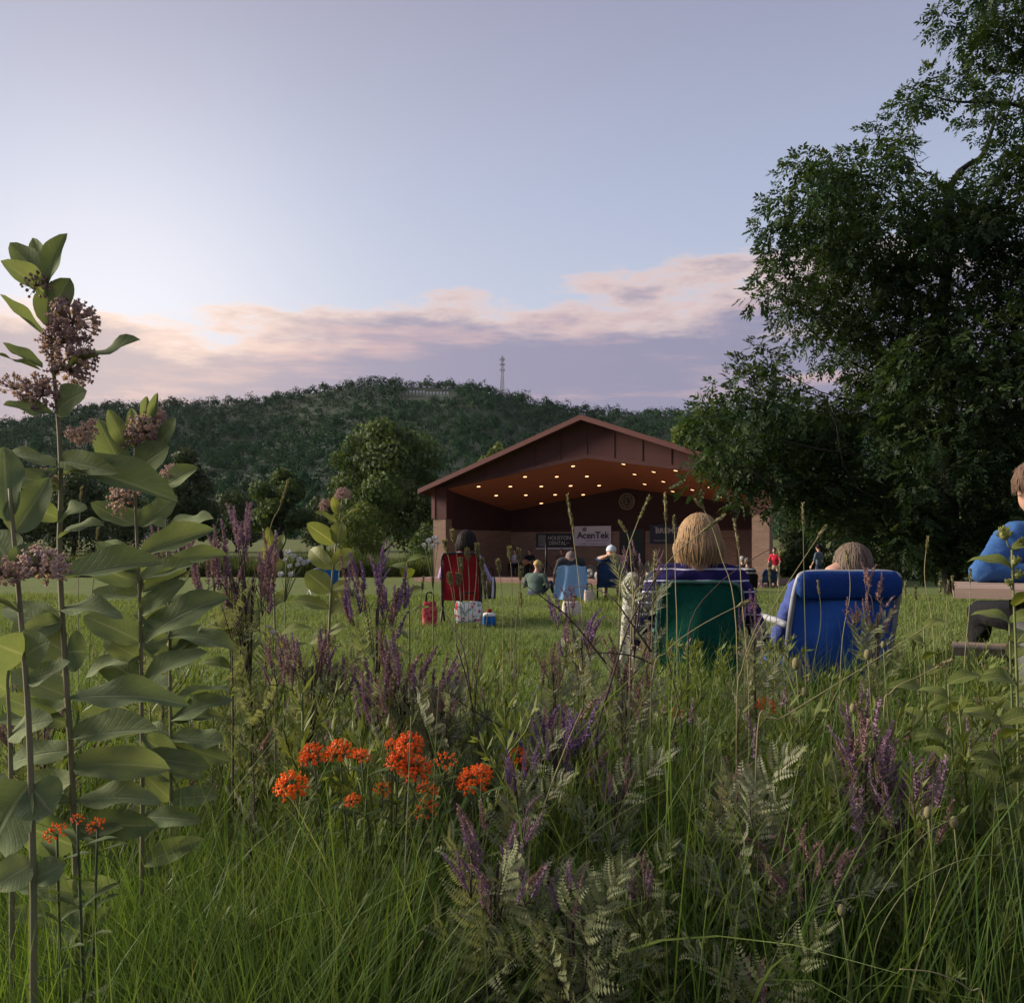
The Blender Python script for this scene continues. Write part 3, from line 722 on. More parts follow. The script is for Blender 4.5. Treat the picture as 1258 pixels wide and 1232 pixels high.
# ------------------------------------------------------------------ lawn blades and prairie grass
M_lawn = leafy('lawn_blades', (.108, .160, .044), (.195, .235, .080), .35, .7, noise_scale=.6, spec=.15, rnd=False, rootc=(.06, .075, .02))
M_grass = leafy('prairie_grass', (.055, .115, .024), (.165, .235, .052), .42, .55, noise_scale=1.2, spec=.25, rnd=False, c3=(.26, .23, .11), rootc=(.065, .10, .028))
def lawn():
    mb = MB(); n = 150000
    y = 4.0 + rng.uniform(0, 1, n) ** 1.25 * 15.0; x = rng.uniform(-1, 1, n) * (.66 * y + .6)
    e = y - np.where(x > .6, .9, 0) - 4.3 + .4 * np.sin(x * 2.1)
    keep = e > 0; x, y = x[keep], y[keep]; n = len(x)
    h = rng.uniform(.035, .075, n) * (1 + .5 * np.sin(x * 1.7 + y) * np.sin(y * .8)) * (1 + .03 * y)
    blades(mb, np.stack([x, y, gz(x, y) - .005], 1), h, rng.normal(size=(n, 2)) * .45, .006 + .0012 * y, 1, np.clip(rng.normal(.45, .22, n) + .2 * np.sin(x * .8 + 1) * np.sin(y * .5), 0, 1))
    return mb.mesh('lawn_grass', M_lawn)
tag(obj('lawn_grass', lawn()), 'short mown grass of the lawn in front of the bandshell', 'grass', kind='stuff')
def prairie():
    mb = MB()
    def scat(n, y0, y1, pw, hmin, hmax, w0, w1, segs, ln, xo=.55):
        y = y0 + rng.uniform(0, 1, n) ** pw * (y1 - y0); x = rng.uniform(-1, 1, n) * (.60 * y + xo)
        near = (y < 1.45) & (np.abs(x - W(640, 1.3)) < .2) & (rng.uniform(size=n) < .75); y = np.where(near, y + 9, y)
        lim = 4.5 + np.where(x > .35, 1.0, 0) + .35 * np.sin(x * 3.0) - np.where((x > .0) & (x < .3), .5, 0)
        keep = y < lim; x, y = x[keep], y[keep]; n = len(x)
        cl = .5 + .5 * np.sin(x * 5.1 + 1.3 * np.sin(y * 4)) * np.sin(y * 4.3 + x * 1.2)
        h = rng.uniform(hmin, hmax, n) * (.66 + .42 * cl) * np.clip(1.26 - .10 * y, .6, 1.06)
        lean = rng.normal(size=(n, 2)) * ln + np.array([.06, 0])
        blades(mb, np.stack([x, y, gz(x, y) - .01], 1), h, lean, rng.uniform(w0, w1, n), segs, np.clip(rng.normal(.42, .2, n) + .22 * (cl - .5), 0, 1), droop=.28)
    scat(36000, 1.25, 5.6, .9, .30, .62, .0022, .0055, 5, .30)
    scat(13000, 1.25, 5.0, .8, .45, .80, .0018, .0045, 6, .26)
    scat(30000, 1.2, 5.6, .9, .10, .34, .002, .005, 3, .5)
    nb = 7000; y = rng.uniform(.98, 1.6, nb); x = rng.uniform(-.62, -.12, nb) * y
    blades(mb, np.stack([x, y, gz(x, y) - .01], 1), rng.uniform(.26, .56, nb), rng.normal(size=(nb, 2)) * .3, rng.uniform(.002, .0045, nb), 5, np.clip(rng.normal(.42, .22, nb), 0, 1), droop=.28)
    scat(420, 1.2, 4.5, .9, .55, .85, .005, .009, 9, .75)
    return mb.mesh('prairie_grass', M_grass)
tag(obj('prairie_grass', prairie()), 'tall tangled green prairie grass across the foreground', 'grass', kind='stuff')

# ------------------------------------------------------------------ milkweed
M_mwleaf = leafy('milkweed_leaf', (.105, .155, .078), (.225, .262, .110), .34, .8, True, (.27, .30, .17), 6, spec=.2)
M_mwyel = leafy('young_milkweed_leaf', (.13, .17, .045), (.24, .25, .065), .38, .5, True, (.36, .36, .16), 6)
M_mwstem = plain('milkweed_stem', (.15, .16, .075), .7, (.19, .15, .085), 18, stretch=(1, 1, .15))
M_umbel = leafy('milkweed_floret', (.27, .17, .17), (.52, .38, .38), .3, .6, noise_scale=60, rnd=True)
M_ped = plain('milkweed_pedicel', (.20, .14, .10), .7)
M_dry = leafy('dry_leaf', (.24, .18, .11), (.34, .27, .18), .25, .8, True, (.40, .33, .22), 9)
def leaf_mesh(seed, droop, fold, wave, mat, wpos=.85, nl=12, nw=6, tip=1.0):
    g = np.random.default_rng(seed); mb = MB(); V = []; UV = []
    ph = g.uniform(0, 6); twist = g.normal() * .25
    yy = zz = 0; ang = droop * .35; st = 1 / nl
    for i in range(nl + 1):
        v = i / nl
        hw = .5 * (math.sin(PI * min(1, v ** wpos * .985 + .012)) ** .62) * (1 - .10 * v) if 0 < v < 1 else (.04 if v == 0 else .004)
        tw = twist * v
        for k in range(nw + 1):
            u = -1 + 2 * k / nw
            dx = u * hw; dzz = abs(u) ** 1.4 * hw * fold * .30 + wave * .45 * math.sin(v * 9 + ph + (0 if u > 0 else 1.6)) * abs(u) ** 2 * .09 * math.sin(PI * v)
            V.append((dx, yy - dzz * math.sin(ang), zz + dzz * math.cos(ang) + dx * .3 * math.sin(tw))); UV.append((u, v))
        yy += st * math.cos(ang); zz += st * math.sin(ang); ang -= droop * st * 1.35
    F = np.array([(i * (nw + 1) + k, i * (nw + 1) + k + 1, (i + 1) * (nw + 1) + k + 1, (i + 1) * (nw + 1) + k) for i in range(nl) for k in range(nw)])
    mb.add(V, F, 0, .5, UV)
    return mb.mesh('leaf', mat)
MW = [leaf_mesh(s, d, f, w, M_mwleaf, .80 + .22 * (s % 3) / 2) for s, d, f, w in ((1, .25, .6, 1.0), (2, .45, .4, 1.6), (3, .15, .8, .8), (4, .6, .5, 1.4), (5, .05, .5, 1.8), (6, -.25, .7, 1.0))]
MWY = [leaf_mesh(s, d, f, w, M_mwyel, 1.0) for s, d, f, w in ((11, .4, .35, .8), (12, .7, .4, 1.0), (13, .1, .5, .7))]
DRY = leaf_mesh(21, .6, .6, 2.0, M_dry)
def umbel_mesh(seed, n, R, spread, bud=False, mats=None):
    g = np.random.default_rng(seed); mb = MB()
    for k in range(n):
        z = 1 - (k + .5) / n * spread; a = k * 2.39996 + g.uniform(-.2, .2); r = math.sqrt(max(0, 1 - z * z))
        d = unit(np.array([r * math.cos(a), r * math.sin(a), z]) + g.normal(size=3) * .10); e = d * R * g.uniform(.82, 1.06)
        mb.add(*tube([(0, 0, 0), e * .5 + np.array([0, 0, -.0]), e], .00055 * R / .03, 3, False), mat=1)
        x = unit(np.cross(d, g.normal(size=3))); y = np.cross(d, x); s = R * (.165 if not bud else .12) * g.uniform(.8, 1.15)
        if bud:
            V, F = ball((0, 0, 0), s, 6, 4); mb.add(V + e, F, 0, g.uniform(.0, .4)); continue
        tn = g.uniform(.1, 1)
        C = np.repeat(e[None], 5, 0); aa = np.arange(5) * 2 * PI / 5 + g.uniform(0, 1)
        dirs = np.cos(aa)[:, None] * x + np.sin(aa)[:, None] * y
        cards(mb, C, dirs - d * .75, d + dirs, s * 1.25, s * .8, tn * .7, fold=.1)
        cards(mb, C + d * s * .15, dirs * .75 + d, dirs - d, s * .85, s * .55, min(1, tn * .7 + .35), fold=.1)
        mb.add(e + d * s * .3 + ball((0, 0, 0), s * .32, 5, 3)[0], ball((0, 0, 0), 1, 5, 3)[1], 0, .9)
    return mb.mesh('flower_cluster', mats or [M_umbel, M_ped])
UMB = [umbel_mesh(31, 84, .03, 1.5), umbel_mesh(32, 66, .03, 1.3), umbel_mesh(33, 40, .03, 1.1)]
UMBB = umbel_mesh(34, 34, .03, 1.2, True)
def stalk(label, Y, stem, leaves, umbels, r0=.0062, meshes=MW, group='milkweed plants', mat=M_mwstem):
    """stem: pixel path top to bottom, then down to the ground; leaves: (ax, ay, tx, ty, width px, facing)"""
    pts = [P(px, py, Y) for px, py in stem]; r0 = r0 * .78
    if len(leaves) > 12 and meshes is MW:
        ex = []
        for q in range(16):
            (x0_, y0_) = stem[min(len(stem) - 2, 2 + q % (len(stem) - 3))]; (x1_, y1_) = stem[min(len(stem) - 1, 3 + q % (len(stem) - 3))]; f_ = random.random(); ax_ = x0_ + (x1_ - x0_) * f_; ay_ = y0_ + (y1_ - y0_) * f_
            if ay_ < 560 or ay_ > 1180: continue
            ex.append((ax_, ay_, ax_ + random.choice((-1, 1)) * random.uniform(45, 100) * 1.3 / Y, ay_ + random.uniform(-45, 25), random.uniform(22, 34) * 1.3 / Y, random.uniform(.35, .95)))
        leaves = leaves + ex
    x = pts[-1].x; gzv = float(gz(x, Y)); base_ = Vector((x + .01, Y, gzv))
    root = empty('milkweed_plant', base_, label, 'plant', group)
    if pts[-1].z > gzv + .05: pts.append(base_)
    sp = smooth_path(pts, 26); mb = MB()
    mb.add(*tube(sp, np.linspace(r0 * .45, r0, len(sp)), 8)); obj('stem', mb.mesh('stem', mat, offset=base_), root)
    for i, (ax, ay, tx, ty, wpx, fc) in enumerate(leaves):
        dy = random.uniform(-.05, .03)
        a = P(ax, ay, Y); t = P(tx, ty, Y + dy); d = t - a; L = d.length
        n = Vector((random.uniform(-.15, .15), -fc, (1 - fc) + .12)) if fc >= 0 else Vector((0, fc, -.3))
        me = DRY if wpx < 0 else meshes[(i * 7 + int(ax)) % len(meshes)]
        wd = abs(wpx) / FOC * Y * (1.0 + .45 * (1 - abs(fc)))
        place(root, 'leaf', me, a, d, n, (wd * 1.14, L, L))
    for i, (ux, uy, ur, kind) in enumerate(umbels):
        c = P(ux, uy, Y + random.uniform(-.03, .02)); R = ur / FOC * Y
        k = int(np.argmin(np.linalg.norm(sp - np.array(c + Vector((0, 0, -R * .4))), axis=1))); s0 = Vector(sp[k])
        d = (c - s0) if (c - s0).length > R * .3 else Vector((.2, -.3, 1))
        dd = d.normalized() * .7 + Vector((0, -.35, .55 if kind != 'hang' else -.9))
        org = c - dd.normalized() * R * .45
        mb = MB(); mid = (s0 + org) / 2 + Vector((0, 0, .15 * d.length))
        mb.add(*tube(smooth_path([s0, mid, org], 7), .0016, 5)); obj('flower_stalk', mb.mesh('flower_stalk', M_ped, offset=base_), root)
        place(root, 'flower_cluster', UMBB if kind == 'bud' else UMB[i % 3], org, Vector((random.uniform(-1, 1), random.uniform(-1, 1), .1)), dd, R / .03 * .98)
    return root
stalk('tallest milkweed at the picture edge with several pink flower clusters', 1.30,
      [(57, 350), (61, 400), (66, 460), (72, 520), (75, 600), (73, 680), (79, 800), (88, 940), (93, 1080), (98, 1250)],
      [(60, 365, 3, 318, 30, .6), (58, 350, 14, 302, 28, .7), (57, 352, 43, 295, 28, .8), (59, 350, 80, 286, 24, .6), (56, 400, 84, 340, 44, .95), (54, 412, -4, 364, 22, .45), (76, 455, 172, 416, 26, .35), (52, 452, 2, 424, 14, .3), (50, 455, -6, 434, 16, .3), (70, 506, 101, 478, 34, .85), (66, 507, 4, 497, 30, .6),
       (68, 572, -6, 553, 28, .35), (80, 570, 219, 612, 32, .5), (72, 640, 102, 620, 22, .6), (72, 712, 200, 688, 30, .45), (70, 750, 150, 750, 24, .35), (80, 800, 14, 762, 62, .95), (82, 800, 106, 800, 46, .95), (85, 858, 233, 855, 30, .5), (82, 868, -4, 890, 28, .4), (84, 908, 192, 892, 28, .45), (88, 922, 4, 934, 34, .5), (89, 942, 209, 937, 36, .65), (92, 985, 196, 976, 28, .4), (94, 1012, 194, 1014, 32, .8), (90, 1092, 147, 1085, 20, .7), (92, 1095, 74, 1172, 40, .95), (95, 1150, 135, 1114, 26, .9), (70, 575, 30, 640, 18, .7), (90, 960, 10, 985, 36, .5), (94, 1040, 20, 1010, 40, .8)],
      [(92, 385, 30, ''), (76, 412, 26, ''), (98, 430, 24, ''), (90, 445, 26, ''), (40, 478, 27, ''), (10, 472, 20, ''), (40, 346, 17, 'bud'), (102, 533, 20, 'hang'), (60, 590, 17, 'hang')], .0068)
stalk('milkweed with dark flower buds and a ring of upright leaves at its top', 1.48,
      [(166, 545), (166, 600), (168, 660), (172, 740), (174, 870), (175, 1000), (173, 1250)],
      [(158, 590, 119, 514, 28, .7), (155, 550, 133, 502, 17, .7), (165, 550, 163, 502, 20, .85), (185, 525, 193, 482, 9, .7), (178, 520, 180, 486, 9, .7), (186, 560, 219, 514, 27, .75), (168, 578, 205, 548, 38, .9), (166, 645, 112, 620, 22, .6), (170, 646, 218, 610, 26, .8), (173, 682, 263, 648, 26, .55), (170, 697, 118, 668, 30, .85), (174, 728, 138, 698, 28, .85), (176, 727, 230, 700, 18, .6), (176, 788, 273, 724, 36, .65), (172, 788, 102, 754, 32, .6), (174, 838, 118, 803, 32, .7), (176, 838, 250, 798, 28, .6), (174, 880, 110, 905, 26, .5), (175, 1003, 244, 1006, 20, .7), (173, 1072, 202, 1054, 20, .9), (175, 920, 128, 945, 26, .6), (176, 905, 222, 938, 26, .7)],
      [(180, 522, 23, ''), (165, 537, 17, 'bud'), (152, 608, 22, ''), (190, 505, 15, '')], .0058)
stalk('slender milkweed behind the others with long sideways leaves', 1.66,
      [(199, 590), (204, 640), (207, 720), (209, 850), (210, 960), (212, 1200)],
      [(200, 600, 242, 573, 22, .7), (198, 605, 165, 585, 20, .6), (206, 645, 262, 636, 16, .5), (206, 648, 150, 628, 14, .5), (208, 692, 280, 680, 18, .5), (208, 782, 291, 788, 24, .45), (209, 802, 254, 789, 20, .6), (209, 862, 283, 841, 14, .35), (210, 884, 251, 860, 24, .8), (210, 892, 276, 873, 14, .3), (208, 740, 262, 742, 18, .4), (209, 905, 160, 890, 20, .5), (209, 940, 250, 955, 20, .6)],
      [(215, 578, 14, '')], .0048)
stalk('near milkweed at the very edge with broad rounded leaves', 1.10,
      [(12, 600), (17, 660), (24, 740), (33, 850), (38, 960), (41, 1100), (42, 1300)],
      [(10, 640, 4, 548, 46, .95), (16, 655, 63, 588, 46, .95), (18, 700, -14, 655, 56, .9), (22, 708, 45, 668, 40, .95), (22, 752, -24, 728, 24, .4), (31, 805, -8, 790, 46, .9), (31, 806, 54, 788, 44, .95), (34, 838, 89, 814, 26, .65), (37, 962, -22, 1050, 76, .95), (38, 966, 66, 1000, 56, .9), (40, 1060, -10, 1090, 40, .8), (41, 1080, 80, 1060, 30, .7)],
      [(56, 690, 30, ''), (-4, 700, 22, '')], .0066)
stalk('dark milkweed stem low at the corner among the broad leaves', 1.22,
      [(8, 820), (12, 900), (14, 1000), (16, 1300)], [(10, 850, -30, 820, 34, .6), (12, 905, 60, 880, 34, .5), (13, 960, -30, 990, 40, .7), (14, 1010, 70, 985, 36, .5)], [], .006)
stalk('yellow green milkweed standing alone in front of the shrub', 2.9,
      [(419, 628), (414, 660), (409, 700), (405, 760), (402, 870)],
      [(410, 667, 377, 643, 21, .85), (413, 668, 419, 640, 20, .95), (407, 699, 377, 671, 19, .85), (409, 698, 433, 674, 21, .9), (406, 727, 376, 702, 26, .9), (406, 728, 432, 712, 13, .5), (405, 752, 434, 724, 26, .9), (404, 748, 361, 734, 15, .5), (418, 640, 441, 622, 7, .4), (414, 642, 387, 626, 7, .4), (415, 632, 409, 610, 10, .9), (403, 778, 425, 768, 14, .5), (404, 775, 380, 790, 16, .7)],
      [(421, 604, 10, ''), (398, 619, 9, '')], .0068, MWY)
stalk('small yellow milkweed with folded leaves beside the white flowers', 2.7,
      [(334, 652), (333, 680), (336, 720), (340, 860)],
      [(333, 672, 329, 648, 11, .9), (336, 682, 348, 654, 12, .85), (333, 690, 322, 672, 10, .8), (335, 705, 342, 684, 16, .95), (334, 690, 328, 700, 12, .9), (336, 745, 352, 725, 12, .7), (337, 790, 330, 770, 12, .8)], [], .005, MWY)

# ------------------------------------------------------------------ leadplant: grey ferny leaves and purple spikes
M_frond = leafy('leadplant_leaf', (.125, .155, .075), (.26, .275, .150), .3, .75, noise_scale=14, spec=.15)
M_frondg = leafy('leadplant_grey_leaf', (.15, .172, .110), (.29, .295, .20), .28, .8, noise_scale=14, spec=.1)
M_spike = leafy('leadplant_spike', (.19, .115, .160), (.38, .26, .335), .15, .8, noise_scale=90, spec=.1)
M_spikeb = leafy('faded_spike', (.20, .11, .11), (.37, .25, .225), .12, .85, noise_scale=90, spec=.1)
M_spikev = leafy('violet_spike', (.14, .08, .19), (.29, .185, .33), .15, .8, noise_scale=90, spec=.1)
M_twig = plain('dark_twig', (.040, .028, .026), .9, (.07, .045, .035), 25)
def twig_mesh(seed, mat):
    g = np.random.default_rng(seed); mb = MB(); L = .15; k = 8; z = np.linspace(0, 1, k)
    pts = np.stack([.012 * np.sin(z * 3 + seed), z * L, .02 * z * z], 1); mb.add(*tube(pts, np.linspace(.0015, .0008, k), 4), mat=1)
    for q in range(10):
        t = .15 + .85 * q / 9; p = np.array([np.interp(t, z, pts[:, i]) for i in range(3)]); sd = 1 if q % 2 else -1
        d = unit(np.array([sd * (1.1 - .7 * t), .45 + .5 * t, g.uniform(.0, .55)])); n_ = unit(np.array([g.normal() * .3, -.2, 1.])); x = unit(np.cross(d, n_)); n_ = np.cross(x, d)
        Lf = .085 * g.uniform(.75, 1.15) * (1.1 - .45 * t); N_ = 14; yy = zz = 0; ang = .45; P_ = []; cu = g.uniform(1.0, 2.8)
        for i in range(N_):
            P_.append(p + d * yy * Lf + n_ * zz * Lf); ang -= cu * (i / N_) ** 1.5 / N_ * 2.2; yy += math.cos(ang) / N_; zz += math.sin(ang) / N_
        P_ = np.array(P_); tt = unit(np.gradient(P_, axis=0)); up = np.cross(x, tt); v = np.arange(N_) / N_
        ll = Lf * .18 * np.sin(PI * v ** .7 * .93 + .14)
        for s in (-1, 1): cards(mb, P_, x * s + tt * .35 + up * .3, up + g.normal(0, .2, (N_, 3)), ll, ll * .5, np.clip(g.normal(.5, .2, N_) + .2 * t, 0, 1))
    return mb.mesh('leafy_twig', [mat, M_twig])
TW = [twig_mesh(s, M_frond) for s in (81, 82, 83, 84)]; TWG = [twig_mesh(s, M_frondg) for s in (85, 86, 87)]
def spike_mesh(seed, mat, bend=.2, gap=0.0):
    g = np.random.default_rng(seed); mb = MB(); k = 15
    z = np.linspace(0, 1, k); pts = np.stack([bend * z ** 2, z, np.zeros(k)], 1); pts[:, 1] -= bend * .35 * z ** 3
    mb.add(*tube(pts, .020 * (1 - z * .8) + .006, 4), tint=.2)
    n = 150; t = g.uniform(.03, 1, n); a = g.uniform(0, 2 * PI, n); c = np.stack([np.interp(t, z, pts[:, i]) for i in range(3)], 1)
    d = np.stack([np.cos(a), .55 + .4 * t, np.sin(a)], 1)
    cards(mb, c, d, rand_dirs(n, g), (.125 - .065 * t) * g.uniform(.6, 1.35, n), .052 * (1 - .4 * t), g.uniform(0, 1, n))
    return mb.mesh('flower_spike', mat)
SPK = {'p': [spike_mesh(s, M_spike, b) for s, b in ((1, .05), (2, .18), (3, -.15))], 'b': [spike_mesh(s, M_spikeb, b) for s, b in ((4, .2), (5, .08), (6, -.22))], 'v': [spike_mesh(s, M_spikev, b) for s, b in ((7, .06), (8, .2), (9, -.12))]}
def leadplant(label, Y, cx, cy, w, h, n, kind, stem_px=None, fronds=34, fl=.085, grey=False, fan=.5, spread=None, frond_low=None):
    """cx, cy: centre of the spike cluster; w, h its size in pixels; the stems fan up from one foot on the ground"""
    k1 = Y / FOC; foot = P(cx, cy + h * .55, Y); bx = W(stem_px if stem_px else cx, Y)
    base_ = Vector((bx, Y + .02, float(gz(bx, Y))))
    root = empty('leadplant', base_, label, 'plant', 'leadplants')
    sp = smooth_path([foot, (foot + base_) / 2 + Vector((random.uniform(-.02, .02), 0, .02)), base_], 16)
    ht = h * k1; wd = w * k1; n = int(n * 2.2); ns = max(4, n // 4)
    mb = MB(); mb.add(*tube(sp, np.linspace(.0024, .0042, 16), 6))
    hubs = []
    for i in range(ns):
        u = (i + .5) / ns * 2 - 1 + random.uniform(-.1, .1)
        hb = foot + Vector((u * wd * .46 + random.uniform(-.1, .1) * wd, random.uniform(-.07, .07), ht * (random.uniform(-.25, .45) - .12 * abs(u)))); hubs.append((hb, u))
        mb.add(*tube(smooth_path([Vector(sp[5]), foot.lerp(hb, .45) + Vector((0, 0, -.012)), hb], 8), np.linspace(.0016, .0010, 8), 5))
    for i in range(n):
        hb, u = hubs[i % ns]; L = max(.035, min(.095, ht * random.uniform(.26, .52)))
        rt = hb + Vector((random.uniform(-1, 1) * wd * .09, random.uniform(-.04, .04), random.uniform(-.22, .20) * ht))
        d = Vector((u * fan * .75 * w / max(h, 1) + random.uniform(-.22, .22), random.uniform(-.3, .3), 1))
        kd = kind if random.random() > .30 else 'b'; th = min(L * 1.25, .098) * random.uniform(.7, 1.1)
        place(root, 'flower_spike', SPK[kd][i % 3], rt, d, Vector((random.uniform(-1, 1), -1, .2)), (th, L, th))
        mb.add(*tube([hb + Vector((0, 0, -.03 * h / 80)), rt], .0011, 4))
    obj('stem', mb.mesh('stem', M_twig, offset=base_), root)
    tw = int(fronds * (.27 if frond_low else .20 if Y < 1.85 else .60)); sprd = (spread or .12); T_ = TWG if grey else TW; sc0 = fl / .085
    for i in range(tw):
        t = .10 + (i / tw) ** 1.05 * (frond_low or .62) * .9
        p = Vector(sp[min(15, int(t * 15))]) + Vector((random.uniform(-.4, .4) * wd * (1 - t), random.uniform(-.03, .03), random.uniform(-.06, .0)))
        a = i * 2.4 + random.uniform(-.3, .3); up = random.uniform(.3, 2.2)
        d = Vector((math.cos(a), math.sin(a) * .8, up)); s_ = sc0 * random.uniform(.55, .95)
        place(root, 'leafy_twig', T_[i % len(T_)], p, d, Vector((0, -.6, 1)), s_)
    return root
leadplant('tall leadplant with upright purple spikes left of the yellow milkweed', 2.15, 300, 648, 84, 110, 22, 'p', 300, 46, .085, False, .35, spread=.16)
leadplant('low leadplant with dull purple spikes below the yellow milkweed', 2.0, 384, 772, 88, 84, 18, 'p', 380, 40, .08, False, .55, spread=.14)
leadplant('leadplant with slim purple spikes just left of the red chair', 2.6, 462, 700, 80, 86, 18, 'v', 455, 34, .08, False, .5, spread=.13)
leadplant('leadplant with pinkish fanned spikes in front of the red bag', 1.95, 496, 780, 110, 110, 22, 'p', 505, 44, .085, True, .75, spread=.16)
leadplant('leadplant with violet spikes spreading above the orange flowers', 1.8, 682, 872, 92, 92, 20, 'v', 690, 40, .09, True, .8, spread=.15)
leadplant('short leadplant with pink purple spikes below the orange flowers', 1.30, 612, 1008, 100, 96, 14, 'p', 590, 76, .095, False, .75, spread=.15, frond_low=.9)
leadplant('leadplant with a few bluish violet spikes in the middle grass', 1.7, 757, 945, 44, 56, 8, 'v', 760, 34, .085, True, .6, spread=.13)
leadplant('leadplant with one slim upright purple spike in the middle foreground', 1.45, 784, 1052, 24, 64, 5, 'p', 790, 52, .10, False, .3, spread=.17, frond_low=.95)
leadplant('stout leadplant with curled pale leaves at the bottom of the view', 1.22, 702, 1082, 34, 50, 6, 'p', 690, 90, .095, False, .4, spread=.19, frond_low=1.0)
leadplant('large leadplant with tall pinkish purple spikes on the right', 1.75, 1092, 902, 110, 150, 34, 'p', 1085, 46, .085, True, .45, spread=.15)
leadplant('leadplant with drooping brown pink spikes low on the right', 1.5, 985, 1032, 110, 70, 20, 'b', 960, 52, .09, True, 1.1, spread=.17)
leadplant('leadplant with brownish spikes standing before the blue chair', 2.5, 1078, 722, 48, 58, 10, 'b', 1080, 34, .08, False, .6, spread=.12)
leadplant('leadplant with small dark purple fan in front of the striped shirt', 2.6, 790, 678, 44, 44, 11, 'p', 770, 34, .08, True, .7, spread=.13)
leadplant('leadplant with dark purple arching spikes before the blue towel', 2.3, 706, 744, 60, 66, 11, 'v', 735, 36, .08, True, .8, spread=.13)
leadplant('leadplant with purple spikes behind the milkweed leaves', 2.3, 200, 660, 60, 70, 12, 'p', 205, 34, .08, False, .5, spread=.13)
leadplant('faded leadplant behind the edge milkweeds', 1.9, 55, 860, 56, 60, 10, 'p', 60, 30, .085, False, .6, spread=.13)
leadplant('leadplant with faded brown spikes left of the green chair', 2.2, 770, 800, 60, 90, 12, 'b', 775, 36, .085, True, .6, spread=.15)
leadplant('leadplant with small faded spikes beside the violet one', 2.0, 680, 800, 30, 60, 7, 'b', 668, 34, .085, True, .5, spread=.14)
leadplant('leadplant with one leaning violet spike right of the green chair', 2.5, 925, 745, 26, 60, 5, 'v', 930, 34, .08, True, .4, spread=.13)
leadplant('pale grey leadplant bush without many flowers on the right', 1.6, 905, 960, 50, 36, 4, 'b', 900, 80, .10, True, .8, spread=.22)
leadplant('pale curled leadplant at the bottom edge', 1.25, 930, 1190, 20, 30, 2, 'b', 930, 44, .085, False, .5, spread=.12, frond_low=.8)
leadplant('violet leadplant right of the lone orange cluster', 1.6, 640, 935, 44, 50, 8, 'v', 655, 40, .09, True, .6, spread=.14)
leadplant('grey leadplant leaves above the orange flowers', 1.9, 545, 850, 40, 40, 5, 'b', 540, 70, .095, True, .7, spread=.17)

# ------------------------------------------------------------------ butterfly weed
M_orange = leafy('orange_floret', (.78, .095, .010), (.95, .23, .025), .3, .5, noise_scale=60)
M_bwleaf = leafy('butterflyweed_leaf', (.045, .075, .020), (.095, .13, .035), .3, .5, noise_scale=10)
M_bwstem = plain('butterflyweed_stem', (.07, .09, .035), .8)
OR = [umbel_mesh(41, 64, .03, 1.05, mats=[M_orange, M_bwstem]), umbel_mesh(42, 44, .03, .85, mats=[M_orange, M_bwstem]), umbel_mesh(43, 22, .03, .9, mats=[M_orange, M_bwstem])]
BL = [leaf_mesh(s, d, .3, .5, M_bwleaf, .9, 6, 2) for s, d in ((51, .5), (52, .9), (53, .2))]
def butterfly_weed(label, Y, bx_px, clusters):
    bx = W(bx_px, Y); base_ = Vector((bx, Y, float(gz(bx, Y)))); root = empty('butterfly_weed', base_, label, 'plant', 'butterfly weeds')
    for i, (px, py, r, v) in enumerate(clusters):
        c = P(px, py, Y + random.uniform(-.08, .06)); R = r / FOC * Y
        foot = c - Vector((0, 0, R * .55)); b2 = base_ + Vector((random.uniform(-.03, .03), random.uniform(-.03, .03), 0))
        mid = b2.lerp(foot, .55) + Vector(((foot.x - b2.x) * .12, 0, 0)); sp = smooth_path([foot, mid, b2], 14)
        mb = MB(); mb.add(*tube(sp, np.linspace(.0016, .0028, 14), 6)); st = obj('stem', mb.mesh('stem', M_bwstem, offset=base_), root)
        for k in range(16):
            t = k / 16; p = Vector(sp[min(13, int(1 + t * 11))]); a = k * 2.4
            place(root, 'leaf', BL[k % 3], p, (math.cos(a), math.sin(a), .45), (0, 0, 1), (.011, .055 * random.uniform(.7, 1.2), .05))
        place(root, 'flower_cluster', OR[v], foot, (1, random.uniform(-1, 1), 0), (random.uniform(-.25, .25), -.5, 1), R / .03)
butterfly_weed('butterfly weed with many bright orange flower clusters', 1.62, 470, [(358, 958, 20, 0), (385, 922, 18, 0), (418, 918, 19, 0), (444, 925, 11, 1), (434, 980, 11, 1), (503, 908, 17, 0), (490, 930, 17, 0), (512, 938, 19, 0), (482, 912, 10, 1), (470, 966, 13, 2), (525, 966, 14, 1), (524, 990, 18, 2), (547, 930, 15, 2)])
butterfly_weed('butterfly weed with a round vivid orange cluster beside violet spikes', 1.58, 585, [(581, 952, 20, 0), (592, 945, 13, 1)])
butterfly_weed('butterfly weed with one orange cluster behind the violet spikes', 1.85, 640, [(637, 928, 18, 0)])
butterfly_weed('butterfly weed with a small orange head below the blue chair', 2.5, 938, [(941, 864, 13, 1)])
butterfly_weed('butterfly weed half hidden in the grass under the green chair', 2.3, 832, [(830, 874, 10, 2)])
butterfly_weed('butterfly weed with small red orange heads under the milkweed leaves', 1.18, 95, [(120, 1010, 13, 2), (70, 1018, 14, 2), (95, 1003, 8, 2)])

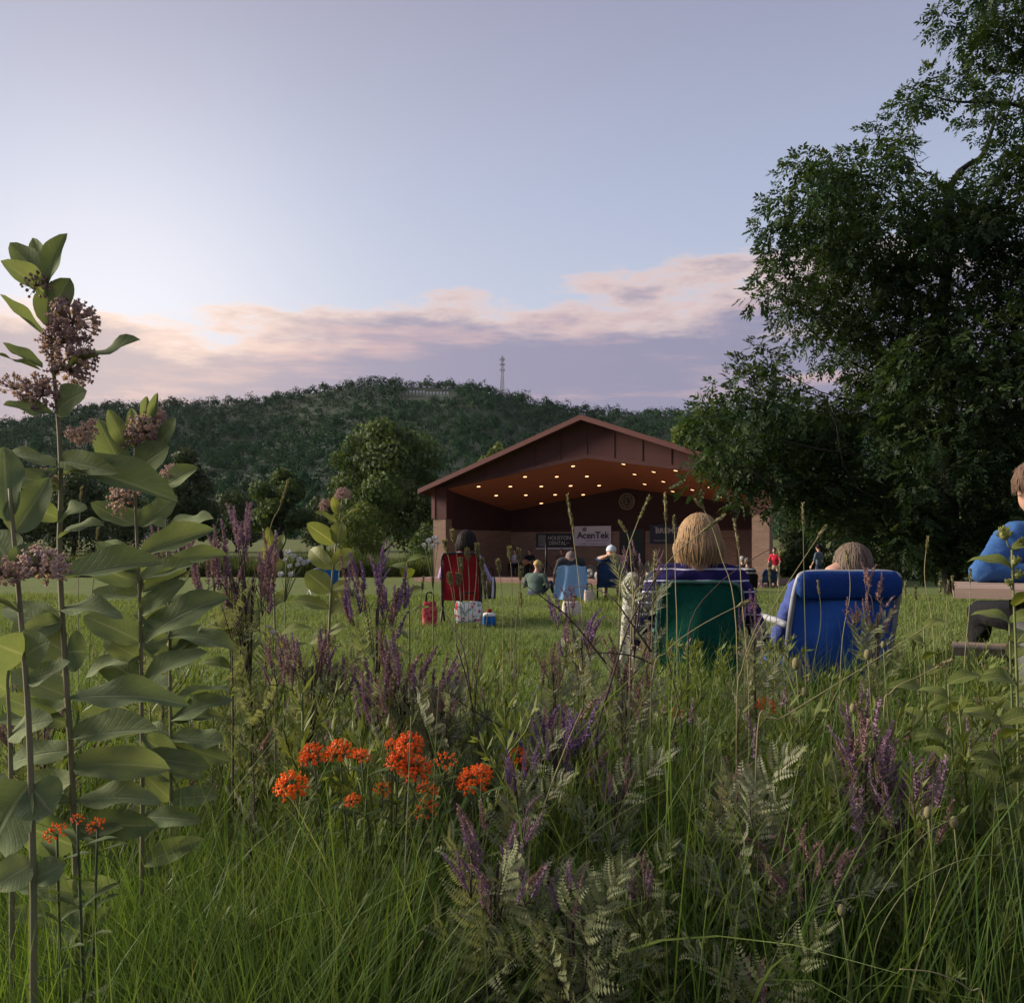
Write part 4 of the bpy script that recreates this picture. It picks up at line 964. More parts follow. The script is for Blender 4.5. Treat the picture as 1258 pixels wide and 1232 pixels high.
# ------------------------------------------------------------------ thin-leaved upright shoots, grass stalks, buds, twigs
M_shoot = leafy('narrow_shoot', (.065, .105, .022), (.15, .18, .045), .35, .6, noise_scale=10)
M_straw = plain('straw_stalk', (.30, .25, .13), .8, (.22, .20, .09), 12)
M_gstalk = plain('green_stalk', (.10, .13, .04), .8, (.14, .15, .05), 12)
M_head = leafy('seed_head', (.17, .16, .075), (.27, .24, .12), .2, .9, noise_scale=120)
def shoot_mesh(seed):
    g = np.random.default_rng(seed); mb = MB(); k = 9; z = np.linspace(0, 1, k)
    pts = np.stack([.06 * np.sin(z * 2 + seed), .04 * z, z], 1); mb.add(*tube(pts, np.linspace(.006, .003, k), 4))
    n = 64; t = g.uniform(.15, 1, n); a = np.arange(n) * 2.4
    c = np.stack([np.interp(t, z, pts[:, i]) for i in range(3)], 1)
    d = np.stack([np.cos(a), np.sin(a), .75 + .8 * t], 1)
    cards(mb, c, d, np.array([0, 0, 1.]) + .3 * rand_dirs(n, g), .12 * (1.15 - .5 * t) * g.uniform(.7, 1.2, n), .014, np.clip(t * .7 + g.normal(0, .15, n), 0, 1))
    for q in range(4):
        tt = .55 + q * .1; p = np.array([np.interp(tt, z, pts[:, i]) for i in range(3)]); aa = q * 2.1
        e = p + np.array([math.cos(aa) * .1, math.sin(aa) * .1, .16]); mb.add(*tube([p, (p + e) / 2 + [math.cos(aa) * .015, 0, 0], e], .003, 3))
        m = 12; cc = p + (e - p) * g.uniform(.3, 1, (m, 1)); cards(mb, cc, unit(e - p) + .8 * rand_dirs(m, g), rand_dirs(m, g), .055, .012, .8)
    return mb.mesh('narrow_leaved_shoot', M_shoot)
SH = [shoot_mesh(s) for s in range(5)]
spots = [(195, 1190, 1.25), (215, 1105, 1.4), (165, 1225, 1.2), (240, 1080, 1.5), (300, 1100, 1.45), (330, 1140, 1.35), (380, 1120, 1.4), (410, 1085, 1.5), (440, 1060, 1.55), (280, 1000, 1.9), (350, 1050, 1.6), (260, 1150, 1.3), (120, 1150, 1.35), (70, 1190, 1.3), (505, 1085, 1.45), (520, 1110, 1.5), (455, 1130, 1.35), (700, 1020, 1.7), (720, 990, 1.8), (760, 1030, 1.7), (810, 1110, 1.4), (850, 1040, 1.6), (880, 1010, 1.7), (980, 1180, 1.3), (1040, 1050, 1.6), (1060, 960, 1.9), (1100, 1080, 1.5), (1170, 1100, 1.5), (1180, 1040, 1.6), (1210, 1010, 1.7), (1240, 1130, 1.4), (1020, 1000, 1.8), (850, 800, 3.2), (838, 815, 3.0), (870, 830, 2.8), (690, 960, 1.9), (1150, 1180, 1.3), (880, 1130, 1.4), (650, 1180, 1.3), (560, 1190, 1.3)]
for k, (px, py, y) in enumerate(spots):
    o = obj('narrow_leaved_shoot', SH[k % 5]); x = W(px, y); top = P(px, py, y).z; o.location = (x, y, float(gz(x, y)) - .01)
    hgt = max(.18, top + .01); o.scale = (hgt * 1.0, hgt * 1.0, hgt); o.rotation_euler = (0, 0, k * 1.7)
    tag(o, 'slim upright green shoot with narrow leaves in the tall grass', 'plant', 'narrow leaved shoots in the grass')
def arrays(me):
    n = len(me.vertices); V = np.empty(n * 3); me.vertices.foreach_get('co', V); t = np.empty(n); me.attributes['tint'].data.foreach_get('value', t)
    F = np.array([tuple(p.vertices) for p in me.polygons if len(p.vertices) == 4]); m = np.array([p.material_index for p in me.polygons if len(p.vertices) == 4])
    return V.reshape(-1, 3), F, t, m
def mixed_growth():
    mb = MB(); g = np.random.default_rng(91); src = {}
    def put(me, loc, d, n, s, mats):
        if me not in src: src[me] = arrays(me)
        V, F, t, m = src[me]; R = np.array(basis(d, n)); S = np.array(s if isinstance(s, tuple) else (s, s, s))
        mb.add((V * S) @ R.T + np.array(loc), F, np.array(mats)[m], np.clip(t + g.normal(0, .15), 0, 1))
    def spot(y0, y1):
        while True:
            y = g.uniform(y0, y1); x = g.uniform(-.60, .60) * y
            lim = 4.25 + (.6 if x > .9 else 0)
            if y < lim and not (y > 3.4 and .05 < x < .42): return x, y, float(gz(x, y))
    for k in range(330):                                     # grey green ferny clumps
        x, y, z = spot(1.75, 4.6); h = g.uniform(.28, .56) * (1.12 - .07 * y); grey = g.uniform() < .6
        for q in range(5):
            a = g.uniform(0, 2 * PI); zz = z + h * (.25 + .75 * q / 5); r = .05 * g.uniform(.2, 1)
            put((TWG if grey else TW)[q % 3], (x + math.cos(a) * r, y + math.sin(a) * r, zz - .05), (math.cos(a), math.sin(a) * .8, g.uniform(.3, 1.6)), (0, -.5, 1), g.uniform(.5, .85), (0 if grey else 1, 2))
    for k in range(480):                                     # narrow shoots
        x, y, z = spot(1.6, 4.9); h = g.uniform(.32, .64) * (1.15 - .07 * y); me = SH[k % 5]
        put(me, (x, y, z - .01), (g.normal() * .5, 1, g.normal() * .05), (g.normal() * .12, g.normal() * .12, 1), h, (3,))
    for k in range(260):                                     # loose faded spikes
        x, y, z = spot(1.8, 4.3); h = g.uniform(.34, .60) * (1.12 - .08 * y); L = g.uniform(.04, .08)
        mb.add(*tube([(x, y, z), (x + g.normal() * .02, y, z + h)], .0012, 4, False), mat=2)
        put(SPK['b' if k % 3 else 'p'][k % 3], (x, y, z + h - .01), (g.normal() * .35, g.normal() * .3, 1), (g.normal(), -1, .2), (L * .9, L, L * .9), (4 if k % 3 else 5,))
    return mb.mesh('mixed_prairie_growth', [M_frondg, M_frond, M_twig, M_shoot, M_spikeb, M_spike])
tag(obj('mixed_prairie_growth', mixed_growth()), 'tangle of ferny leaves, thin shoots and faded spikes between the prairie plants', 'undergrowth', kind='stuff')
def grass_stalk(label, path, Y, head, r=.0013, straw=True, name='grass_stalk', dy=0.0, hw=.0045):
    pts = [P(px, py, Y + dy * i / max(1, len(path) - 1)) for i, (px, py) in enumerate(path)]; last = pts[-1]; g0 = float(gz(last.x, last.y)); b = Vector((last.x, last.y, g0))
    if last.z > g0 + .04: pts.append(b)
    else: b = last
    root = empty(name, b, label, 'grass stalk', 'single grass stalks')
    sp = smooth_path(pts, 24); mb = MB(); mb.add(*tube(sp, np.linspace(r * .6, r, 24), 5)); obj('stem', mb.mesh('stem', M_straw if straw else M_gstalk, offset=b), root)
    if head:
        n = 70; L = head / FOC * Y; d = sp[0] - sp[2]; d = d / np.linalg.norm(d); t = rng.uniform(0, 1, n)
        c = sp[0] - d * (t * L)[:, None]; hb = MB(); hb.add(*tube([sp[0] + d * .004, sp[0] - d * L * .5, sp[0] - d * L], [hw * .25, hw * .62, hw * .4], 5))
        cards(hb, c, d + .55 * rand_dirs(n), rand_dirs(n), hw * 2.6, hw * .9, rng.uniform(0, 1, n)); obj('seed_head', hb.mesh('seed_head', M_head, offset=b), root)
    return root
GS = [('long straw stalk slanting before the blue chair', [(1150, 762), (1060, 820), (960, 882), (930, 905)], 1.7, 0, True), ('straw stalk with feathery tip over the blue chair corner', [(1013, 648), (985, 690), (950, 745), (920, 800), (915, 860)], 2.2, 18, True),
      ('tall grass stalk with long thin head left of the AcenTek banner', [(697, 609), (702, 640), (706, 672), (712, 720), (716, 800)], 2.3, 44, True), ('leaning stalk crossing in front of the door', [(797, 612), (780, 650), (768, 690), (760, 760)], 2.3, 30, True),
      ('stalk leaning towards the leaning one before the door', [(762, 642), (772, 660), (775, 690), (778, 760)], 2.4, 16, True), ('upright stalk with green head left of the blonde head', [(817, 608), (818, 640), (819, 690), (820, 800)], 2.2, 34, False),
      ('short upright stalk close to the blonde hair', [(828, 636), (829, 660), (830, 720), (832, 800)], 2.3, 16, True), ('stalk with thick head right of the blonde head', [(902, 640), (908, 680), (912, 740), (920, 860)], 2.3, 40, True),
      ('stalk crossing above the blonde head', [(855, 615), (868, 632), (885, 680), (905, 780)], 2.2, 16, True), ('pale stalk slanting across the blonde hair', [(888, 634), (860, 655), (830, 680), (800, 720), (775, 770)], 2.0, 34, True),
      ('brown straw stalk slanting across the green chair', [(918, 739), (885, 755), (850, 775), (820, 800), (800, 850)], 2.1, 14, True), ('thin straw stalk slanting beside the striped sleeve', [(940, 750), (925, 780), (912, 820), (905, 880)], 1.9, 0, True),
      ('thick headed green stalk in front of the green chair edge', [(805, 680), (803, 720), (801, 770), (800, 860)], 2.0, 40, False), ('pale plume stalk above the small yellow milkweed', [(354, 592), (344, 622), (332, 650), (326, 720)], 2.4, 30, True),
      ('thin straw stalk at the edge of the brick pillar', [(986, 620), (987, 660), (988, 720), (990, 820)], 2.6, 26, False), ('low straw stalk slanting beneath the long one', [(1167, 812), (1130, 830), (1095, 850), (1085, 900)], 1.8, 20, True),
      ('bent green grass blade stem rising across the lower right', [(1180, 1000), (1130, 1030), (1090, 1085), (1060, 1140), (1040, 1232)], 1.3, 0, False), ('arching green stem low on the right', [(1060, 1100), (1010, 1112), (975, 1135), (950, 1180), (940, 1232)], 1.3, 0, False),
      ('arching stem crossing the middle foreground', [(818, 1010), (790, 1040), (765, 1090), (745, 1160), (740, 1232)], 1.4, 0, False), ('long thin stem slanting over the middle grass', [(830, 965), (770, 995), (700, 1045), (640, 1090), (620, 1150)], 1.5, 0, False),
      ('stalk with speckled seeds below the violet spikes', [(715, 870), (690, 930), (665, 1000), (650, 1060)], 1.55, 0, True), ('straw stalk standing beside the orange cluster', [(505, 880), (502, 960), (498, 1060), (495, 1232)], 1.4, 0, True),
      ('tall thin stem right of the orange flowers', [(540, 830), (536, 900), (532, 1000), (528, 1150)], 1.5, 0, False), ('arching green stem over the right grass', [(1258, 1060), (1210, 1050), (1150, 1070), (1100, 1110), (1070, 1200)], 1.35, 0, False),
      ('straw blade low at the bottom right', [(1105, 1190), (1150, 1195), (1190, 1215), (1210, 1250)], 1.15, 0, True), ('straw stalk slanting at the bottom centre', [(520, 1155), (500, 1185), (480, 1220), (470, 1250)], 1.2, 0, True)]
for (lb, path, y, hd, st) in GS: grass_stalk(lb, path, y, hd, straw=st, r=.0012 if y < 1.6 else .0015)
for k, (px, py, bx) in enumerate([(547, 668, 560), (556, 655, 566), (566, 690, 570), (574, 678, 575), (586, 672, 580), (595, 706, 585), (563, 708, 566), (626, 676, 628), (637, 678, 634), (612, 692, 618), (640, 700, 632), (552, 708, 560), (592, 690, 590), (600, 720, 592)]):
    grass_stalk('slim timothy stalk with a small plump head before the red chair', [(px, py), ((px + bx) / 2 + 2, py + 40), (bx, py + 90), (bx, 820)], 2.8, 13, .0016, True, hw=.0075)
for k, (px, py) in enumerate([(1140, 650), (1170, 700), (1192, 690), (945, 690), (958, 660), (1005, 705), (1040, 668), (640, 720), (520, 700), (120, 640), (100, 590), (1112, 706), (1125, 712), (1155, 706), (1165, 705), (1230, 820)]):
    grass_stalk('thin upright grass stalk rising above the prairie plants', [(px, py + 10), (px + random.uniform(-5, 5), py + 60), (px + random.uniform(-10, 10), py + 150)], 2.6, 16, .0013, k % 2 == 0, hw=.004)
def bud_stalk(px, py, Y, r):
    c = P(px, py, Y); b = Vector((c.x + .02, Y, float(gz(c.x, Y)))); root = empty('bud_stalk', b, 'green coneflower bud on a bare stem among the right hand grass', 'plant', 'coneflower buds')
    mb = MB(); mb.add(*tube(smooth_path([c, (c + b) / 2 + Vector((.012, 0, 0)), b], 12), .0014, 5)); obj('stem', mb.mesh('stem', M_gstalk, offset=b), root)
    R = r / FOC * Y; mb = MB(); V, F = ball((0, 0, 0), (R, R, R * 1.5), 10, 8); V = V * (1 + .08 * np.sin(V[:, 2:3] * 900) * np.cos(np.arctan2(V[:, 1], V[:, 0]) * 5)[:, None]); mb.add(V + np.array(c - b), F); obj('bud', mb.mesh('bud', M_head), root)
for a in ((978, 815, 1.9, 5), (1066, 804, 1.9, 4.5), (1048, 870, 1.8, 4), (1140, 998, 1.45, 5), (1172, 1010, 1.45, 5), (1034, 1118, 1.3, 5), (988, 850, 1.9, 4), (1085, 792, 2.2, 3)): bud_stalk(*a)
def dead_branch(label, Y, paths, r=.0036):
    e = paths[0][-1]; b = P(*e, Y); root = empty('bare_branch', (b.x, Y, float(gz(b.x, Y))), label, 'branch')
    for i, p in enumerate(paths):
        pts = [P(px, py, Y + .05 * math.sin(i * 2 + k)) for k, (px, py) in enumerate(p)]
        if i == 0: pts.append(Vector(root.location))
        sp = smooth_path(pts, 20); mb = MB(); k = r if i == 0 else r * .6; mb.add(*tube(sp, np.linspace(k * .35, k, 20), 6)); obj('branch' if i else 'stem', mb.mesh('stem', M_twig, offset=root.location), root)
dead_branch('dark bare branching stalk leaning between the towel and the green chair', 1.9, [[(812, 700), (790, 735), (770, 775), (750, 840), (735, 890), (733, 940)], [(690, 726), (720, 720), (752, 735), (775, 765), (800, 800)], [(640, 715), (668, 735), (700, 760), (745, 815)], [(795, 720), (810, 770), (830, 850), (838, 900)], [(745, 815), (780, 850), (815, 880), (835, 930)], [(700, 810), (730, 802), (775, 805), (800, 815)]])
dead_branch('dark crooked stem behind the orange flowers', 1.85, [[(560, 790), (575, 840), (582, 880), (590, 930)], [(540, 740), (556, 770), (570, 800), (578, 850)], [(520, 845), (550, 850), (580, 872), (640, 905)], [(590, 790), (585, 840), (583, 880)]], .0032)
dead_branch('thin dark twigs under the tall purple spikes', 2.1, [[(282, 700), (285, 740), (284, 790), (286, 850)], [(312, 715), (300, 745), (288, 780)], [(262, 720), (274, 750), (284, 785)], [(300, 700), (296, 740), (290, 770)]], .0024)
dead_branch('dark twig curving right of the striped sleeve', 2.3, [[(972, 667), (945, 675), (912, 695), (880, 720), (850, 760), (845, 830)]], .0022)

# ------------------------------------------------------------------ broad-leaved weeds at the right edge, white flowers
M_broad = leafy('broad_weed_leaf', (.080, .120, .025), (.19, .21, .045), .38, .5, True, (.28, .30, .12), 8)
BR = [leaf_mesh(s, d, f, 1.0, M_broad, .9, 8, 4) for s, d, f in ((71, .6, .4), (72, 1.0, .3), (73, .3, .5))]
def weed(label, Y, top, bot, leaves, buds=()):
    b = P(*bot, Y); b.z = float(gz(b.x, Y)); t = P(*top, Y); root = empty('broad_leaved_weed', b, label, 'plant', 'broad leaved weeds'); sp = smooth_path([t, P((top[0] + bot[0]) / 2 + 3, (top[1] + bot[1]) / 2, Y), b], 18)
    mb = MB(); mb.add(*tube(sp, np.linspace(.002, .0038, 18), 6)); obj('stem', mb.mesh('stem', M_gstalk, offset=b), root)
    for i in range(leaves):
        tt = i / leaves * .8; p = Vector(sp[int(tt * 17)]); a = i * 2.4; d = Vector((math.cos(a), math.sin(a) * .7, .35)); L = (.075 + .05 * tt) * random.uniform(.8, 1.2)
        place(root, 'leaf', BR[i % 3], p, d, (0, -.45, 1), (L * .5, L, L))
    for (px, py, r) in buds:
        c = P(px, py, Y); R = r / FOC * Y; mb = MB(); n = 26; dd = rand_dirs(n); mb.add(*ball((0, 0, 0), R * .8, 10, 7)); cards(mb, dd * R * .55, unit(dd + np.array([0, 0, 1.1])), dd, R * 1.1, R * .7, rng.uniform(.3, 1, n))
        place(root, 'flower_bud', mb.mesh('flower_bud', M_broad), c, (1, 0, 0), (0, 0, 1), 1.0)
        k = int(np.argmin(np.linalg.norm(sp - np.array(c), axis=1))); m2 = MB(); m2.add(*tube([sp[k], (sp[k] + np.array(c)) / 2 + [0, 0, -.008], c], .0015, 4)); obj('flower_stalk', m2.mesh('flower_stalk', M_gstalk, offset=b), root)
weed('weed with plump green buds in front of the picnic table', 1.9, (1243, 675), (1252, 1100), 7, [(1234, 657, 8), (1247, 690, 6), (1250, 707, 6), (1240, 716, 5), (1258, 668, 6)])
weed('leafy weed with broad yellow green leaves below the table leg', 2.1, (1240, 765), (1245, 1150), 14)
weed('leafy weed right of the blue chair', 2.2, (1135, 770), (1138, 1120), 12)
weed('leafy weed with drooping leaves between the chair and the table', 2.0, (1165, 840), (1175, 1150), 12)
weed('broad leaved weed low at the right edge', 1.75, (1230, 890), (1240, 1200), 14)
weed('light green weed behind the red bag', 2.8, (500, 690), (500, 900), 10)
weed('weed with pale leaves between the milkweeds', 2.2, (280, 760), (285, 1000), 10)
weed('low leafy weed under the yellow milkweed', 2.4, (345, 780), (348, 950), 12)
M_petal = plain('white_petal', (.72, .72, .68), .7)
mbp = MB(); n = 34; dd = rand_dirs(n); dd[:, 2] = np.abs(dd[:, 2]); cards(mbp, dd * .25, dd + .4 * rand_dirs(n), rand_dirs(n), .75, .5); mbp.add(*ball((0, 0, .1), .3, 8, 5)); me_wf = mbp.mesh('flower_head', M_petal)
def white_flower(label, Y, heads, bx):
    b = Vector((W(bx, Y), Y, float(gz(W(bx, Y), Y)))); root = empty('white_flower_plant', b, label, 'flower', 'white wildflowers'); mb = MB(); hub = P(bx, heads[0][1] + 60, Y); mb.add(*tube([hub, b], .0018, 5))
    for (px, py, r) in heads:
        c = P(px, py, Y); mb.add(*tube(smooth_path([c, (c + hub) / 2 + Vector((0, 0, .015)), hub], 6), .001, 4)); place(root, 'flower_head', me_wf, c, (1, 0, 0), (0, -.5, 1), r / FOC * Y)
    obj('stem', mb.mesh('stem', M_gstalk, offset=b), root)
white_flower('cluster of small white flowers beside the small yellow milkweed', 2.6, [(354, 680, 6), (361, 684, 4), (368, 688, 5), (374, 692, 5), (356, 696, 4), (345, 706, 5), (366, 694, 4), (351, 688, 4), (378, 690, 4), (358, 706, 5), (324, 722, 4)], 350)
white_flower('single white flower low beside the dull purple spikes', 2.1, [(335, 777, 5), (330, 770, 3)], 338)
white_flower('pale flower cluster against the bandshell wall edge', 2.9, [(527, 665, 5), (534, 662, 5), (521, 670, 4), (531, 672, 5), (538, 668, 4)], 532)

# ------------------------------------------------------------------ people
M_skin = plain('skin', (.42, .25, .18), .55, (.38, .21, .15), 8); M_skin2 = plain('skin_brown', (.24, .13, .09), .55, (.20, .11, .08), 8)
def cloth(name, c, c2=None, scale=14, rough=.9, stripes=None):
    m, nt, b = new_mat(name); h = nnoise(nt, scale, 5, .6); f = nnoise(nt, 320, 2, .5)
    colr = nmix(nt, nrange(nt, h, .3, .7), c, c2 or tuple(x * .75 for x in c))
    if stripes:
        axis, per, width, cs, off = stripes
        t = nt.nodes.new('ShaderNodeTexCoord'); s = nt.nodes.new('ShaderNodeSeparateXYZ'); nt.links.new(t.outputs['Object'], s.inputs[0])
        v = nmath(nt, 'ADD', s.outputs[axis], nmath(nt, 'MULTIPLY', nmath(nt, 'SUBTRACT', nnoise(nt, 7, 2), .5), per * .35))
        fr = nmath(nt, 'FRACT', nmath(nt, 'ADD', nmath(nt, 'DIVIDE', v, per), off))
        colr = nmix(nt, nrange(nt, nmath(nt, 'ABSOLUTE', nmath(nt, 'SUBTRACT', fr, .5)), width, width * .7), colr, cs)
    nt.links.new(colr, b.inputs['Base Color']); b.inputs['Roughness'].default_value = rough; b.inputs['Specular IOR Level'].default_value = .15
    bump(nt, b, nmath(nt, 'ADD', h, nmath(nt, 'MULTIPLY', f, .25)), .8, .02)
    return m
def hairmat(name, c, c2):
    m, nt, b = new_mat(name); h = nnoise(nt, 40, 4, .6, sc3=(3, 3, .25)); t = nattr(nt, 'tint')
    nt.links.new(nmix(nt, nmath(nt, 'ADD', nmath(nt, 'MULTIPLY', h, .5), nmath(nt, 'MULTIPLY', t, .55), True), c, c2), b.inputs['Base Color'])
    b.inputs['Roughness'].default_value = .7; b.inputs['Specular IOR Level'].default_value = .15
    return m
M_pants = cloth('denim_dark', (.045, .055, .085)); M_khaki = cloth('khaki', (.28, .23, .16)); M_blackc = cloth('black_cloth', (.014, .014, .016)); M_shoe = plain('shoe', (.05, .045, .04), .7); M_eye = plain('eye', (.02, .015, .012), .3); M_lip = plain('lip', (.30, .12, .10), .5)
def capsule(p0, p1, r0, r1, n=12):
    p0 = np.array(p0, float); p1 = np.array(p1, float); d = p1 - p0; L = np.linalg.norm(d); d = d / L; pts = []; rr = []
    for a in (-.98, -.8, -.5, -.2): pts.append(p0 + d * r0 * a); rr.append(r0 * math.sqrt(1 - a * a))
    for t in (0, .33, .66, 1): pts.append(p0 + d * L * t); rr.append(r0 + (r1 - r0) * t)
    for a in (.2, .5, .8, .98): pts.append(p1 + d * r1 * a); rr.append(r1 * math.sqrt(1 - a * a))
    return tube(pts, rr, n)
def hand_geo(mb, wrist, d, up, mat, s=1.0, side=1):
    """palm and five unequal, slightly curled fingers"""
    d = np.array(Vector(d).normalized()); up = np.array(up, float); up = unit(up - d * up.dot(d)); x = np.cross(d, up); w = np.array(wrist, float)
    pv, pf = ball((0, 0, 0), 1, 10, 8); pv = pv[:, :1] * x * .040 * s + pv[:, 1:2] * d * .050 * s + pv[:, 2:] * up * .016 * s + w + d * .045 * s; mb.add(pv, pf, mat)
    for k, (o, L) in enumerate(((-.028, .066), (-.010, .076), (.010, .071), (.028, .056))):
        b0 = w + d * .082 * s + x * o * s; b1 = b0 + d * L * .45 * s - up * .006 * s; b2 = b1 + d * L * .38 * s - up * .020 * s; b3 = b2 + d * L * .2 * s - up * .018 * s
        mb.add(*tube(smooth_path([b0 - d * .01, b1, b2, b3], 7), np.linspace(.0088, .0068, 7) * s, 7), mat=mat)
    b0 = w + d * .03 * s + x * side * .030 * s; b1 = b0 + d * .030 * s + x * side * .022 * s - up * .006 * s; b2 = b1 + d * .028 * s + x * side * .002 * s - up * .010 * s
    mb.add(*tube(smooth_path([b0, b1, b2], 6), np.linspace(.011, .0075, 6) * s, 7), mat=mat)
def make_person(label, loc, rz, bones, hands, mats, voxel=.02, eyes=None, group=None, scale=1.0):
    root = empty('person', loc, label, 'person', group, rz); root.scale = (scale,) * 3
    mb = MB()
    for b in bones:
        if b[0] == 'c': mb.add(*capsule(*b[1:5]))
        else: mb.add(*ball(b[1], b[2], 16, 12))
    tmp = obj('tmp', mb.mesh('tmp', mats[0]))
    md = tmp.modifiers.new('r', 'REMESH'); md.mode = 'VOXEL'; md.voxel_size = voxel; md.use_smooth_shade = True
    sm = tmp.modifiers.new('s', 'SMOOTH'); sm.factor = .5; sm.iterations = 3
    bpy.context.view_layer.update(); dg = bpy.context.evaluated_depsgraph_get()
    ev = tmp.evaluated_get(dg).to_mesh()
    n = len(ev.vertices); V = np.empty(n * 3); ev.vertices.foreach_get('co', V); V = V.reshape(-1, 3)
    F = np.empty(len(ev.loops), int); ev.loops.foreach_get('vertex_index', F)
    tot = np.empty(len(ev.polygons), int); ev.polygons.foreach_get('loop_total', tot); st = np.empty(len(ev.polygons), int); ev.polygons.foreach_get('loop_start', st)
    tmp.evaluated_get(dg).to_mesh_clear(); bpy.data.objects.remove(tmp)
    best = np.full(n, 1e9); mi = np.zeros(n, int)
    for b in bones:
        if b[0] == 'c':
            p0, p1 = np.array(b[1]), np.array(b[2]); d = p1 - p0; t = np.clip(((V - p0) @ d) / d.dot(d), 0, 1); dist = np.linalg.norm(V - p0 - t[:, None] * d, axis=1) - (b[3] + (b[4] - b[3]) * t)
        else:
            q = (V - np.array(b[1])) / np.array(b[2]); dist = (np.linalg.norm(q, axis=1) - 1) * min(b[2])
        m = b[-1]; up = dist < best; best[up] = dist[up]; mi[up] = m
    if voxel < .021:
        cl = (mi == 1) | (mi == 2); Q = V[cl]
        w = np.array([mnoise.fractal(Vector((a * 9, b * 9, c * 15)), 1.0, 2.0, 3) for a, b, c in Q])
        ridge = (1 - np.abs(w) * 2.2); V[cl] += unit(Q - np.array([0, 0, .6])) * (ridge * .011 - .004)[:, None] * np.array([1, 1, .4])
    out = MB(); q4 = tot == 4; fs = []; ms = []
    if q4.any(): a = F[st[q4][:, None] + np.arange(4)]; fs.append(a); ms.append(np.array([np.bincount(r).argmax() for r in mi[a]]))
    q3 = tot == 3
    if q3.any(): a = F[st[q3][:, None] + np.arange(3)]; fs.append(a); ms.append(np.array([np.bincount(r).argmax() for r in mi[a]]))
    out.v.append(V); out.t.append(np.full(n, .5)); out.u.append(np.zeros((n, 2))); out.f += fs; out.m += ms; out.n = n
    for h in hands: hand_geo(out, *h)
    if eyes:
        c, mE = eyes; c = np.array(c)
        for s in (-1, 1): V2, F2 = ball(c + np.array([s * .031, .088, .012]), (.013, .008, .008), 8, 6); out.add(V2, F2, mE)
        V2, F2 = ball(c + np.array([0, .088, -.062]), (.022, .007, .007), 8, 6); out.add(V2, F2, mE + 1)
    obj('body', out.mesh('body', mats), root)
    return root
def head_bones(c, m=0, s=1.0):
    c = np.array(c, float); o = lambda x, y, z: tuple(c + np.array([x, y, z]) * s)
    return [('e', o(0, -.012, .03), (.076 * s, .096 * s, .088 * s), m), ('e', o(0, .022, -.035), (.062 * s, .07 * s, .082 * s), m), ('e', o(0, .098, -.018), (.014 * s, .02 * s, .026 * s), m), ('e', o(.078, -.005, -.005), (.010 * s, .02 * s, .032 * s), m), ('e', o(-.078, -.005, -.005), (.010 * s, .02 * s, .032 * s), m)]
def seated(sh, lean=.25, head=(0, 0, 0), arms=None, legs='chair', W_=1.0, hs=1.0):
    """mats: 0 skin, 1 top, 2 trousers, 3 shoes; faces +Y; returns bones, hands, head centre"""
    by = lambda h: -lean * h
    ch = (0, by(.34), sh + .40); nk = (0, by(.50), sh + .56); hd = (head[0], by(.52) + .02 + head[1], sh + .71 + head[2])
    B = [('e', (0, 0, sh + .10), (.17 * W_, .13, .12), 2), ('e', (0, by(.18), sh + .24), (.155 * W_, .115, .15), 1), ('e', ch, (.175 * W_, .125, .17), 1), ('c', (-.15 * W_, by(.45), sh + .49), (.15 * W_, by(.45), sh + .49), .07, .07, 1), ('c', nk, (hd[0], hd[1] - .01, hd[2] - .06), .052, .05, 0)] + head_bones(hd, 0, hs)
    Hn = []
    arms = arms or [((-.27, .02 + by(.2), sh + .26), (-.16, .25, sh + .20)), ((.27, .02 + by(.2), sh + .26), (.16, .25, sh + .20))]
    for s, (el, wr) in zip((-1, 1), arms):
        B += [('c', (s * .19 * W_, by(.46), sh + .48), el, .058, .043, 1), ('c', el, wr, .040, .028, 0)]
        d = np.array(wr) - np.array(el); Hn.append((wr, d, (0, 0, 1), 0, 1.0, -s))
    for s in (-1, 1):
        if legs == 'chair': kn = (s * .12, .42, sh + .09); an = (s * .12, .46, .08); ft = (s * .13, .62, .04)
        else: kn = (s * .20, .34, .34); an = (s * .14, .62, .08); ft = (s * .15, .76, .05)
        B += [('c', (s * .09, .02, sh + .09), kn, .088, .062, 2), ('c', kn, an, .058, .042, 2), ('c', an, ft, .042, .036, 3)]
    return B, Hn, hd
